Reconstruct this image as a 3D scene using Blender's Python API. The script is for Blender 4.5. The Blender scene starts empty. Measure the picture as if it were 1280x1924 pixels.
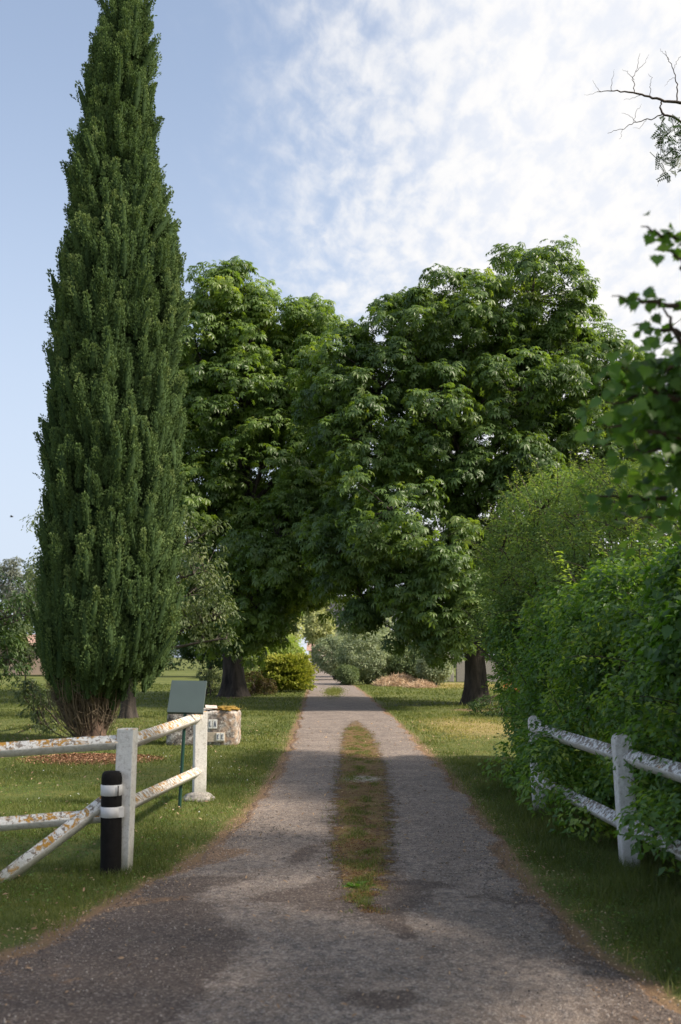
import bpy, bmesh, math, random
import numpy as np
from mathutils import Vector, Matrix

S = bpy.context.scene
COL = S.collection
R = math.radians
random.seed(7)

# ------------------------------------------------------------------ camera
CAM_H = 1.65
PITCH = R(8.32)
F = 35.0 / 24.0 * 1280.0           # focal length in photo pixels
cd = bpy.data.cameras.new("camera")
cam = bpy.data.objects.new("camera", cd)
COL.objects.link(cam)
cam.location = (0, 0, CAM_H)
cam.rotation_euler = (R(90) + PITCH, 0, 0)
cd.sensor_fit = 'HORIZONTAL'
cd.sensor_width = 24
cd.lens = 35
cd.clip_start = 0.05
cd.clip_end = 3000
cd.dof.use_dof = True
cd.dof.focus_distance = 14
cd.dof.aperture_fstop = 2.5
S.camera = cam

# ------------------------------------------------------------------ light
SUN_EL, SUN_AZ = R(42), R(104)      # azimuth clockwise from +y (the view direction)
sd = bpy.data.lights.new("sun", 'SUN')
sd.energy = 3.9
sd.angle = R(5.0)
sd.color = (1.0, 0.89, 0.74)
sun = bpy.data.objects.new("sun", sd)
COL.objects.link(sun)
sdir = Vector((math.sin(SUN_AZ) * math.cos(SUN_EL), math.cos(SUN_AZ) * math.cos(SUN_EL), math.sin(SUN_EL)))
sun.rotation_euler = sdir.to_track_quat('Z', 'Y').to_euler()
sun.location = (10, 10, 30)

S.view_settings.view_transform = 'Standard'
S.view_settings.look = 'None'
S.view_settings.gamma = 1
S.view_settings.exposure = 0.92


class NT:
    """small wrapper that makes node trees short to write"""
    def __init__(s, tree):
        s.t = tree
        s.n = tree.nodes
        s.l = tree.links

    def add(s, typ, **kw):
        nd = s.n.new(typ)
        for k, v in kw.items():
            if k.startswith('i_'):
                key = k[2:]
                key = int(key) if key.isdigit() else key.replace('_', ' ')
                s.put(nd.inputs[key], v)
            else:
                setattr(nd, k, v)
        return nd

    def put(s, sock, v):
        if isinstance(v, bpy.types.NodeSocket):
            s.l.new(v, sock)
        elif isinstance(v, bpy.types.Node):
            s.l.new(v.outputs[0], sock)
        else:
            if isinstance(v, tuple) and len(v) == 3 and sock.type == 'RGBA':
                v = v + (1,)
            sock.default_value = v

    def math(s, op, a, b=0.0, c=None, clamp=False):
        nd = s.n.new('ShaderNodeMath')
        nd.operation = op
        nd.use_clamp = clamp
        s.put(nd.inputs[0], a)
        s.put(nd.inputs[1], b)
        if c is not None:
            s.put(nd.inputs[2], c)
        return nd.outputs[0]

    def mix(s, fac, a, b):
        nd = s.n.new('ShaderNodeMix')
        nd.data_type = 'RGBA'
        s.put(nd.inputs[0], fac)
        s.put(nd.inputs[6], a)
        s.put(nd.inputs[7], b)
        return nd.outputs[2]

    def step(s, v, lo, hi):
        nd = s.n.new('ShaderNodeMapRange')
        nd.interpolation_type = 'SMOOTHSTEP'
        s.put(nd.inputs[0], v)
        nd.inputs[1].default_value = lo
        nd.inputs[2].default_value = hi
        return nd.outputs[0]

    def noise(s, vec, scale, detail=4, rough=0.55, dist=0.0):
        nd = s.n.new('ShaderNodeTexNoise')
        if vec is not None:
            s.put(nd.inputs['Vector'], vec)
        nd.inputs['Scale'].default_value = scale
        nd.inputs['Detail'].default_value = detail
        nd.inputs['Roughness'].default_value = rough
        nd.inputs['Distortion'].default_value = dist
        return nd.outputs[0]

    def ramp(s, fac, stops):
        nd = s.n.new('ShaderNodeValToRGB')
        s.put(nd.inputs[0], fac)
        e = nd.color_ramp.elements
        while len(e) < len(stops):
            e.new(0.5)
        for i, (p, c) in enumerate(stops):
            e[i].position = p
            e[i].color = tuple(c) + (1,)
        return nd.outputs[0]


# ------------------------------------------------------------------ world
W = bpy.data.worlds.new("World")
S.world = W
W.use_nodes = True
W.node_tree.nodes.clear()
w = NT(W.node_tree)
sky = w.add('ShaderNodeTexSky', sky_type='NISHITA', sun_disc=False)
sky.sun_elevation = SUN_EL
sky.sun_rotation = SUN_AZ
sky.air_density = 1.0
sky.dust_density = 1.6
sky.ozone_density = 1.6
bg_sky = w.add('ShaderNodeBackground')
w.put(bg_sky.inputs[0], sky)
bg_sky.inputs[1].default_value = 0.11
tc = w.add('ShaderNodeTexCoord')
sep = w.add('ShaderNodeSeparateXYZ')
w.put(sep.inputs[0], tc.outputs['Generated'])
dx, dy, dz = sep.outputs
den = w.math('ADD', w.math('MAXIMUM', dz, 0.0), 0.16)
u = w.math('DIVIDE', dx, den)
v = w.math('DIVIDE', dy, den)
comb = w.add('ShaderNodeCombineXYZ')
w.put(comb.inputs[0], u)
w.put(comb.inputs[1], v)
mp = w.add('ShaderNodeMapping')
w.put(mp.inputs[0], comb)
mp.inputs['Rotation'].default_value = (0, 0, R(-28))
mp.inputs['Scale'].default_value = (1.0, 0.55, 1)
n1 = w.noise(mp.outputs[0], 1.3, 3, 0.5, 0.0)         # big shapes
n2 = w.noise(mp.outputs[0], 22.0, 8, 0.58, 0.2)         # ripples
az = w.math('DIVIDE', dx, w.math('MAXIMUM', w.math('ABSOLUTE', dy), 0.2))
bias = w.math('MULTIPLY', w.step(w.math('ADD', az, w.math('MULTIPLY', w.math('SUBTRACT', n1, 0.5), 0.28)), -0.24, 0.27), 1.0)
rip = w.math('MULTIPLY', w.math('SUBTRACT', n2, 0.5), w.math('ADD', 0.25, w.math('MULTIPLY', w.math('SUBTRACT', 1.0, w.math('ABSOLUTE', w.math('SUBTRACT', w.math('MULTIPLY', bias, 2.0), 1.0))), 0.95)))
amount = w.math('ADD', w.math('MULTIPLY', bias, 0.95), rip, clamp=True)
mask = w.step(amount, 0.05, 0.95)
low = w.step(dz, 0.62, 0.02)                            # milky towards the horizon
bg_haze = w.add('ShaderNodeBackground')
bg_haze.inputs[0].default_value = (0.74, 0.84, 1.0, 1)
bg_haze.inputs[1].default_value = 0.50
mixh = w.add('ShaderNodeMixShader')
w.put(mixh.inputs[0], w.math('ADD', 0.30, w.math('MULTIPLY', low, 0.65)))
w.put(mixh.inputs[1], bg_sky)
w.put(mixh.inputs[2], bg_haze)
bg_cloud = w.add('ShaderNodeBackground')
ccol = w.mix(w.step(n2, 0.35, 0.6), (0.86, 0.89, 0.96, 1), (1.0, 0.99, 0.985, 1))
w.put(bg_cloud.inputs[0], ccol)
bg_cloud.inputs[1].default_value = 0.535
mixs = w.add('ShaderNodeMixShader')
w.put(mixs.inputs[0], mask)
w.put(mixs.inputs[1], mixh)
w.put(mixs.inputs[2], bg_cloud)
wo = w.add('ShaderNodeOutputWorld')
w.put(wo.inputs[0], mixs)

# ------------------------------------------------------------------ helpers
cp, sp_ = math.cos(PITCH), math.sin(PITCH)


def ray(px, py):
    a = (px - 640.0) / F
    b = (962.0 - py) / F
    return np.array([a, cp - b * sp_, sp_ + b * cp])


def G(px, py, z=0.0):
    """ground point that the photo shows at a pixel"""
    d = ray(px, py)
    t = (z - CAM_H) / d[2]
    return np.array([d[0] * t, d[1] * t, z])


def P(px, py, depth):
    d = ray(px, py)
    t = depth / d[1]
    return np.array([d[0] * t, depth, CAM_H + d[2] * t])


def tag(o, label=None, cat=None, group=None, kind=None):
    if label:
        o['label'] = label
    if cat:
        o['category'] = cat
    if group:
        o['group'] = group
    if kind:
        o['kind'] = kind
    return o


def thing(name, label, cat, loc=(0, 0, 0), group=None):
    o = bpy.data.objects.new(name, None)
    COL.objects.link(o)
    o.location = Vector([float(x) for x in loc])
    o.empty_display_size = 0.2
    return tag(o, label, cat, group)


def link(name, me, mat, parent=None):
    o = bpy.data.objects.new(name, me)
    COL.objects.link(o)
    if mat:
        me.materials.append(mat)
    if parent is not None:
        o.parent = parent
        off = Vector(parent.location)
        q = parent.parent
        while q is not None:
            off += Vector(q.location)
            q = q.parent
        me.transform(Matrix.Translation(-off))      # meshes are written in world metres
    return o


def raw_mesh(name, V, faces, attrs=None, smooth=False):
    """V Nx3; faces: list of int arrays (M,k)"""
    me = bpy.data.meshes.new(name)
    V = np.asarray(V, dtype=np.float32)
    me.vertices.add(len(V))
    me.vertices.foreach_set('co', V.ravel())
    tot = sum(f.size for f in faces)
    nf = sum(len(f) for f in faces)
    me.loops.add(tot)
    me.polygons.add(nf)
    li = np.concatenate([f.ravel() for f in faces]).astype(np.int32)
    cnt = np.concatenate([np.full(len(f), f.shape[1], np.int32) for f in faces])
    st = np.concatenate([[0], np.cumsum(cnt)[:-1]]).astype(np.int32)
    me.loops.foreach_set('vertex_index', li)
    me.polygons.foreach_set('loop_start', st)
    if smooth:
        me.polygons.foreach_set('use_smooth', np.ones(nf, bool))
    for k, a in (attrs or {}).items():
        at = me.attributes.new(k, 'FLOAT', 'POINT')
        at.data.foreach_set('value', np.asarray(a, np.float32).ravel())
    me.update(calc_edges=True)
    return me


class Parts:
    """gathers pieces that end up as ONE mesh"""
    def __init__(s):
        s.V, s.F, s.A, s.n = [], [], [], 0

    def add(s, V, faces, tint=0.5):
        V = np.asarray(V, float)
        s.V.append(V)
        for f in faces:
            s.F.append(np.asarray(f) + s.n)
        t = np.full(len(V), tint) if np.isscalar(tint) else np.asarray(tint)
        s.A.append(t)
        s.n += len(V)

    def scatter(s, T, pos, rot, scl, tint):
        """copy template T=(verts, faces) to pos (N,3), rot (N,3,3), scl (N,) or (N,3)"""
        tv, tf = T
        k, N = len(tv), len(pos)
        if N == 0:
            return
        scl = np.asarray(scl)
        L = tv[None] * (scl[:, None, None] if scl.ndim == 1 else scl[:, None, :])
        V = np.einsum('nij,nkj->nki', rot, L) + pos[:, None, :]
        off = (np.arange(N) * k)[:, None, None]
        fs = [(f[None] + off).reshape(-1, f.shape[1]) for f in tf]
        s.add(V.reshape(-1, 3), fs, np.repeat(tint, k))

    def build(s, name, mat, parent=None, smooth=False):
        # group faces by size
        bysz = {}
        for f in s.F:
            bysz.setdefault(f.shape[1], []).append(f)
        fs = [np.concatenate(x) for x in bysz.values()]
        me = raw_mesh(name, np.concatenate(s.V), fs, {'tint': np.concatenate(s.A)}, smooth)
        return link(name, me, mat, parent)


def unit(a):
    return a / (np.linalg.norm(a, axis=-1, keepdims=True) + 1e-9)


def frames(ax, nrm):
    """rotation with local X along ax and local Z near nrm"""
    z = unit(nrm)
    x = unit(ax - (ax * z).sum(-1, keepdims=True) * z)
    y = np.cross(z, x)
    return np.stack([x, y, z], axis=-1)


def frames_z(zax, rng):
    """local Z along zax, random spin"""
    z = unit(zax)
    r = rng.normal(size=z.shape)
    x = unit(r - (r * z).sum(-1, keepdims=True) * z)
    y = np.cross(z, x)
    return np.stack([x, y, z], axis=-1)


def hsh(i, j, k, seed):
    h = (i * 374761393 + j * 668265263 + k * 2147483647 + seed * 1274126177) & 0xffffffff
    h = ((h ^ (h >> 13)) * 1274126177) & 0xffffffff
    return ((h ^ (h >> 16)) & 0xffff) / 65535.0


def vnoise(p, scale=1.0, seed=0, octs=3):
    p = np.asarray(p, float) * scale
    if p.shape[-1] == 2:
        p = np.concatenate([p, np.zeros(p.shape[:-1] + (1,))], -1)
    out, amp, tot = 0, 1.0, 0
    for o in range(octs):
        i = np.floor(p).astype(np.int64)
        f = p - i
        f = f * f * (3 - 2 * f)
        acc = 0
        for a in (0, 1):
            for b in (0, 1):
                for c in (0, 1):
                    wgt = (f[..., 0] if a else 1 - f[..., 0]) * (f[..., 1] if b else 1 - f[..., 1]) * (f[..., 2] if c else 1 - f[..., 2])
                    acc = acc + wgt * hsh(i[..., 0] + a, i[..., 1] + b, i[..., 2] + c, seed + o * 17)
        out = out + acc * amp
        tot += amp
        amp *= 0.5
        p = p * 2.03 + 5.1
    return out / tot


def tube(P_, pts, rad, sides=6, tint=0.5):
    pts = np.asarray(pts, float)
    n = len(pts)
    rad = np.broadcast_to(np.asarray(rad, float), (n,))
    tan = np.gradient(pts, axis=0)
    tan = unit(tan)
    ref = np.where(np.abs(tan[:, 2:3]) > 0.9, np.array([[1.0, 0, 0]]), np.array([[0, 0, 1.0]]))
    a = unit(np.cross(tan, ref))
    b = np.cross(tan, a)
    th = np.linspace(0, 2 * math.pi, sides, endpoint=False)
    V = pts[:, None] + rad[:, None, None] * (np.cos(th)[None, :, None] * a[:, None] + np.sin(th)[None, :, None] * b[:, None])
    V = V.reshape(-1, 3)
    i = np.arange(n - 1)[:, None] * sides
    j = np.arange(sides)[None]
    q = np.stack([i + j, i + (j + 1) % sides, i + sides + (j + 1) % sides, i + sides + j], -1).reshape(-1, 4)
    P_.add(V, [q], tint)


def curve3(a, b, c, n=8):
    t = np.linspace(0, 1, n)[:, None]
    return (1 - t) ** 2 * a + 2 * t * (1 - t) * b + t * t * c


# ------------------------------------------------------------------ materials
def new_mat(name):
    m = bpy.data.materials.new(name)
    m.use_nodes = True
    m.node_tree.nodes.clear()
    k = NT(m.node_tree)
    out = k.add('ShaderNodeOutputMaterial')
    return m, k, out


def leaf_mat(name, dark, light, accent, trans=0.35, tcol=None, rough=0.45, spec=0.4, noise_scale=0.6):
    m, k, out = new_mat(name)
    at = k.add('ShaderNodeAttribute', attribute_name='tint')
    geo = k.add('ShaderNodeNewGeometry')
    n = k.noise(geo.outputs['Position'], noise_scale, 2)
    f = k.math('ADD', at.outputs['Fac'], k.math('MULTIPLY', k.math('SUBTRACT', n, 0.5), 0.5), clamp=True)
    col = k.ramp(f, [(0.0, dark), (0.62, light), (1.0, accent)])
    bs = k.add('ShaderNodeBsdfPrincipled')
    k.put(bs.inputs['Base Color'], col)
    bs.inputs['Roughness'].default_value = rough
    bs.inputs['Specular IOR Level'].default_value = spec
    tr = k.add('ShaderNodeBsdfTranslucent')
    tcol = tcol or (1.9, 1.9, 0.7)
    mul = k.add('ShaderNodeVectorMath', operation='MULTIPLY')
    k.put(mul.inputs[0], col)
    mul.inputs[1].default_value = tcol
    k.put(tr.inputs[0], mul.outputs[0])
    mx = k.add('ShaderNodeMixShader')
    mx.inputs[0].default_value = trans
    k.put(mx.inputs[1], bs)
    k.put(mx.inputs[2], tr)
    k.put(out.inputs[0], mx)
    return m


def bark_mat(name, a, b, scale=6.0, stretch=0.18, bump=0.6):
    m, k, out = new_mat(name)
    geo = k.add('ShaderNodeNewGeometry')
    mp = k.add('ShaderNodeMapping')
    k.put(mp.inputs[0], geo.outputs['Position'])
    mp.inputs['Scale'].default_value = (1, 1, stretch)
    n = k.noise(mp.outputs[0], scale, 6, 0.65, 0.6)
    n2 = k.noise(geo.outputs['Position'], 1.3, 3)
    col = k.ramp(k.math('ADD', k.math('MULTIPLY', n, 0.8), k.math('MULTIPLY', n2, 0.2)), [(0.34, a), (0.62, b)])
    bs = k.add('ShaderNodeBsdfPrincipled')
    k.put(bs.inputs['Base Color'], col)
    bs.inputs['Roughness'].default_value = 0.9
    bp = k.add('ShaderNodeBump')
    bp.inputs['Strength'].default_value = bump
    bp.inputs['Distance'].default_value = 0.05
    k.put(bp.inputs['Height'], n)
    k.put(bs.inputs['Normal'], bp)
    k.put(out.inputs[0], bs)
    return m


def plain_mat(name, col, rough=0.6, var=0.15, scale=12, metal=0.0, spec=0.5):
    m, k, out = new_mat(name)
    geo = k.add('ShaderNodeNewGeometry')
    n = k.noise(geo.outputs['Position'], scale, 5, 0.6)
    lo = tuple(c * (1 - var) for c in col)
    hi = tuple(min(1, c * (1 + var)) for c in col)
    bs = k.add('ShaderNodeBsdfPrincipled')
    k.put(bs.inputs['Base Color'], k.ramp(n, [(0.3, lo), (0.7, hi)]))
    bs.inputs['Roughness'].default_value = rough
    bs.inputs['Metallic'].default_value = metal
    bs.inputs['Specular IOR Level'].default_value = spec
    bp = k.add('ShaderNodeBump')
    bp.inputs['Strength'].default_value = 0.12
    bp.inputs['Distance'].default_value = 0.01
    k.put(bp.inputs['Height'], n)
    k.put(bs.inputs['Normal'], bp)
    k.put(out.inputs[0], bs)
    return m


def paint_mat(name, lichen=0.5, chips=0.5, orange=(0.60, 0.30, 0.03)):
    """old white paint with lichen on the upward faces, chips and grime"""
    m, k, out = new_mat(name)
    geo = k.add('ShaderNodeNewGeometry')
    pos = geo.outputs['Position']
    sp = k.add('ShaderNodeSeparateXYZ')
    k.put(sp.inputs[0], geo.outputs['Normal'])
    up = k.step(sp.outputs[2], 0.1, 0.4)
    base = k.mix(k.noise(pos, 9, 4), (0.60, 0.58, 0.55), (0.82, 0.81, 0.79))
    grime = k.step(k.noise(pos, 38, 5, 0.7), 0.56, 0.68)
    col = k.mix(k.math('MULTIPLY', grime, 0.55), base, (0.30, 0.27, 0.24))
    ch = k.math('MULTIPLY', k.step(k.noise(pos, 24, 6, 0.72, 0.4), 0.60 - chips * 0.13, 0.63 - chips * 0.12),
                k.math('ADD', 0.22, k.math('MULTIPLY', up, 0.78)))
    col = k.mix(ch, col, k.mix(k.noise(pos, 60, 3), (0.10, 0.075, 0.06), (0.33, 0.27, 0.22)))
    big = k.step(k.noise(pos, 4.5, 3), 0.38, 0.50)
    lm = k.math('MULTIPLY', k.step(k.noise(pos, 17, 6, 0.7, 0.5), 0.60 - lichen * 0.16, 0.64 - lichen * 0.16),
                k.math('MULTIPLY', up, big))
    lcol = k.mix(k.noise(pos, 70, 3), orange, (0.30, 0.16, 0.03))
    col = k.mix(lm, col, lcol)
    pz = k.add('ShaderNodeSeparateXYZ')
    k.put(pz.inputs[0], pos)
    foot = k.step(k.math('ADD', pz.outputs[2], k.math('MULTIPLY', k.noise(pos, 12, 5, 0.7), 0.35)), 0.42, 0.18)
    col = k.mix(k.math('MULTIPLY', foot, 0.6), col, (0.13, 0.13, 0.07))
    mp = k.add('ShaderNodeMapping')
    k.put(mp.inputs[0], pos)
    mp.inputs['Scale'].default_value = (1, 1, 0.12)
    streak = k.step(k.noise(mp.outputs[0], 34, 4, 0.6), 0.54, 0.66)
    col = k.mix(k.math('MULTIPLY', streak, 0.18), col, (0.26, 0.25, 0.21))
    bs = k.add('ShaderNodeBsdfPrincipled')
    k.put(bs.inputs['Base Color'], col)
    bs.inputs['Roughness'].default_value = 0.65
    bp = k.add('ShaderNodeBump')
    bp.inputs['Strength'].default_value = 0.5
    bp.inputs['Distance'].default_value = 0.006
    k.put(bp.inputs['Height'], k.math('ADD', lm, k.math('SUBTRACT', k.noise(pos, 45, 4), ch)))
    k.put(bs.inputs['Normal'], bp)
    k.put(out.inputs[0], bs)
    return m


M = {}
M['chestnut'] = leaf_mat('chestnut_leaves', (0.050, 0.092, 0.032), (0.122, 0.196, 0.062), (0.21, 0.270, 0.082), 0.42, (2.1, 2.0, 0.5), 0.42, 0.45)
M['chestnut_light'] = leaf_mat('chestnut_leaves_light', (0.054, 0.098, 0.028), (0.143, 0.220, 0.058), (0.25, 0.31, 0.080), 0.38, (2.0, 2.0, 0.5), 0.42, 0.45)
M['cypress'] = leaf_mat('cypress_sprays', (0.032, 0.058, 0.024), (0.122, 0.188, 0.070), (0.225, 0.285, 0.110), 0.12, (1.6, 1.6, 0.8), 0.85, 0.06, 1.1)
M['hedge'] = leaf_mat('hedge_leaves', (0.046, 0.096, 0.030), (0.125, 0.225, 0.062), (0.28, 0.36, 0.085), 0.40, (2.0, 2.1, 0.5), 0.45, 0.4, 1.4)
M['feather'] = leaf_mat('feathery_leaves', (0.060, 0.105, 0.032), (0.145, 0.230, 0.072), (0.28, 0.35, 0.11), 0.40, (1.8, 1.8, 0.6), 0.5, 0.3, 1.4)
M['maple'] = leaf_mat('maple_leaves', (0.036, 0.082, 0.022), (0.092, 0.19, 0.042), (0.20, 0.31, 0.055), 0.45, (2.1, 2.2, 0.5), 0.45, 0.4, 3)
M['apple'] = leaf_mat('apple_leaves', (0.05, 0.08, 0.032), (0.15, 0.19, 0.085), (0.30, 0.32, 0.17), 0.30, (1.6, 1.7, 0.7), 0.5, 0.4, 1.5)
M['olive'] = leaf_mat('greygreen_leaves', (0.14, 0.19, 0.11), (0.30, 0.35, 0.22), (0.46, 0.50, 0.33), 0.3, (1.4, 1.4, 0.8), 0.6, 0.3, 0.4)
M['bright'] = leaf_mat('bright_leaves', (0.13, 0.19, 0.045), (0.30, 0.37, 0.10), (0.50, 0.52, 0.20), 0.4, (1.6, 1.7, 0.5), 0.5, 0.3, 0.6)
M['juniper'] = leaf_mat('juniper_sprays', (0.045, 0.085, 0.020), (0.26, 0.31, 0.060), (0.52, 0.50, 0.14), 0.25, (1.5, 1.5, 0.6), 0.6, 0.2, 0.8)
M['far'] = leaf_mat('far_leaves', (0.07, 0.11, 0.05), (0.15, 0.20, 0.09), (0.26, 0.29, 0.15), 0.3, (1.4, 1.4, 0.8), 0.6, 0.2, 0.2)
M['dark'] = leaf_mat('dark_leaves', (0.015, 0.034, 0.012), (0.035, 0.070, 0.022), (0.07, 0.12, 0.03), 0.25, (1.8, 1.8, 0.6), 0.5, 0.3, 0.5)
M['silver'] = leaf_mat('poplar_leaves', (0.12, 0.14, 0.11), (0.20, 0.22, 0.18), (0.28, 0.30, 0.25), 0.3, (1.2, 1.2, 1.0), 0.6, 0.2, 0.3)
M['grass'] = leaf_mat('grass_blades', (0.048, 0.074, 0.020), (0.145, 0.170, 0.050), (0.33, 0.28, 0.12), 0.32, (1.6, 1.7, 0.6), 0.55, 0.25, 0.9)
M['straw'] = leaf_mat('straw', (0.30, 0.19, 0.12), (0.55, 0.40, 0.26), (0.75, 0.62, 0.45), 0.15, (1, 1, 1), 0.8, 0.1, 0.5)
M['pale'] = leaf_mat('pale_leaves', (0.20, 0.24, 0.10), (0.40, 0.43, 0.21), (0.60, 0.60, 0.34), 0.4, (1.3, 1.3, 0.8), 0.5, 0.3, 0.6)
M['red_twig'] = leaf_mat('reddish_leaves', (0.045, 0.04, 0.018), (0.10, 0.075, 0.03), (0.09, 0.14, 0.03), 0.25, (1.4, 1.2, 0.7), 0.6, 0.2)
M['orange_flower'] = leaf_mat('orange_flowers', (0.45, 0.10, 0.04), (0.60, 0.18, 0.08), (0.75, 0.35, 0.18), 0.3, (1, 1, 1), 0.6, 0.2)
M['daisy'] = plain_mat('daisy_petals', (0.75, 0.75, 0.70), 0.6, 0.05)
M['bark'] = bark_mat('chestnut_bark', (0.010, 0.008, 0.007), (0.075, 0.060, 0.050), 7, 0.16, 0.9)
M['bark_red'] = bark_mat('cypress_bark', (0.035, 0.022, 0.016), (0.16, 0.10, 0.07), 13, 0.10, 0.7)
M['twig'] = bark_mat('grey_twigs', (0.07, 0.055, 0.038), (0.20, 0.155, 0.105), 20, 0.5, 0.2)
M['bark_dark'] = bark_mat('dark_twigs', (0.028, 0.020, 0.016), (0.09, 0.065, 0.05), 12, 0.3, 0.4)
M['paint_left'] = paint_mat('lichened_paint', 0.62, 0.62)
M['paint_right'] = paint_mat('flaking_paint', 0.0, 0.95)
M['paint_post'] = paint_mat('post_paint', 0.45, 0.55)
M['rubber'] = plain_mat('black_foam', (0.010, 0.009, 0.009), 0.85, 0.3, 30, 0, 0.2)
M['band'] = plain_mat('white_band', (0.62, 0.61, 0.62), 0.5, 0.08, 20)
M['green_paint'] = plain_mat('green_enamel', (0.014, 0.055, 0.042), 0.4, 0.12, 14)
M['board'] = plain_mat('green_board', (0.052, 0.074, 0.072), 0.45, 0.05, 5)
M['concrete'] = plain_mat('concrete', (0.28, 0.26, 0.24), 0.9, 0.45, 22)
M['tile'] = plain_mat('tile_white', (0.80, 0.79, 0.76), 0.35, 0.04)
M['letter'] = plain_mat('letter_blue', (0.035, 0.035, 0.10), 0.4, 0.1)
M['mortar'] = plain_mat('mortar', (0.46, 0.39, 0.31), 0.9, 0.3, 30)
M['terracotta'] = plain_mat('terracotta', (0.42, 0.17, 0.10), 0.8, 0.25, 20)
M['wire'] = plain_mat('wire', (0.03, 0.03, 0.03), 0.6, 0.1)
M['bird'] = plain_mat('bird_feathers', (0.03, 0.028, 0.03), 0.8, 0.1)
M['wall_pink'] = plain_mat('warm_render', (0.55, 0.42, 0.35), 0.9, 0.1, 2)
M['wall_white'] = plain_mat('pale_render', (0.70, 0.66, 0.60), 0.9, 0.1, 2)
M['roof_dark'] = plain_mat('slate', (0.05, 0.05, 0.06), 0.8, 0.2, 4)
M['roof_red'] = plain_mat('red_roof', (0.38, 0.24, 0.19), 0.9, 0.3, 5)
M['window'] = plain_mat('window_dark', (0.03, 0.035, 0.04), 0.2, 0.1)
M['fruit'] = plain_mat('fruit_red', (0.50, 0.13, 0.05), 0.4, 0.3, 30)


def stone_material():
    m, k, out = new_mat('lichened_stone')
    geo = k.add('ShaderNodeNewGeometry')
    pos = geo.outputs['Position']
    n = k.noise(pos, 7, 7, 0.7)
    col = k.ramp(n, [(0.35, (0.07, 0.06, 0.055)), (0.5, (0.25, 0.22, 0.20)), (0.64, (0.52, 0.49, 0.45))])
    wl = k.step(k.noise(pos, 14, 5, 0.7), 0.56, 0.62)
    col = k.mix(k.math('MULTIPLY', wl, 0.7), col, (0.62, 0.60, 0.58))
    bl = k.step(k.noise(pos, 21, 5, 0.75), 0.57, 0.61)
    col = k.mix(bl, col, (0.05, 0.04, 0.04))
    sp = k.add('ShaderNodeSeparateXYZ')
    k.put(sp.inputs[0], geo.outputs['Position'])
    right = k.step(sp.outputs[0], -2.6, -2.15)
    orr = k.math('MULTIPLY', right, k.step(k.noise(pos, 9, 4), 0.45, 0.6))
    col = k.mix(k.math('MULTIPLY', orr, 0.5), col, (0.46, 0.30, 0.19))
    bs = k.add('ShaderNodeBsdfPrincipled')
    k.put(bs.inputs['Base Color'], col)
    bs.inputs['Roughness'].default_value = 0.95
    bp = k.add('ShaderNodeBump')
    bp.inputs['Strength'].default_value = 0.8
    bp.inputs['Distance'].default_value = 0.03
    k.put(bp.inputs['Height'], n)
    k.put(bs.inputs['Normal'], bp)
    k.put(out.inputs[0], bs)
    return m


M['stone'] = stone_material()


def ground_material():
    m, k, out = new_mat('lawn')
    geo = k.add('ShaderNodeNewGeometry')
    pos = geo.outputs['Position']
    a = k.noise(pos, 0.35, 4)
    b = k.noise(pos, 4.0, 6, 0.7)
    c = k.noise(pos, 40, 4, 0.7)
    col = k.mix(k.step(a, 0.38, 0.62), (0.078, 0.105, 0.026), (0.140, 0.160, 0.048))
    col = k.mix(k.step(b, 0.45, 0.7), col, (0.185, 0.175, 0.055))
    col = k.mix(k.math('MULTIPLY', k.step(c, 0.50, 0.62), 0.55), col, (0.045, 0.070, 0.014))
    at = k.add('ShaderNodeAttribute', attribute_name='bare')
    br = k.step(k.math('ADD', at.outputs['Fac'], k.math('MULTIPLY', k.math('SUBTRACT', b, 0.5), 0.9)), 0.3, 0.75)
    soil = k.mix(c, (0.30, 0.20, 0.12), (0.17, 0.11, 0.07))
    col = k.mix(br, col, soil)
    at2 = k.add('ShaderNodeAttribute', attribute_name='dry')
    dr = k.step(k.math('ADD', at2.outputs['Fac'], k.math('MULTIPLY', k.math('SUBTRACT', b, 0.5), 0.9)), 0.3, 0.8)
    col = k.mix(k.math('MULTIPLY', dr, 0.75), col, (0.36, 0.27, 0.12))  # yellow for dry grass and, painted in, for sunlit lawn
    bs = k.add('ShaderNodeBsdfPrincipled')
    k.put(bs.inputs['Base Color'], col)
    bs.inputs['Roughness'].default_value = 0.95
    bs.inputs['Specular IOR Level'].default_value = 0.15
    bp = k.add('ShaderNodeBump')
    bp.inputs['Strength'].default_value = 0.7
    bp.inputs['Distance'].default_value = 0.04
    k.put(bp.inputs['Height'], k.math('ADD', b, c))
    k.put(bs.inputs['Normal'], bp)
    k.put(out.inputs[0], bs)
    return m


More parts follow.
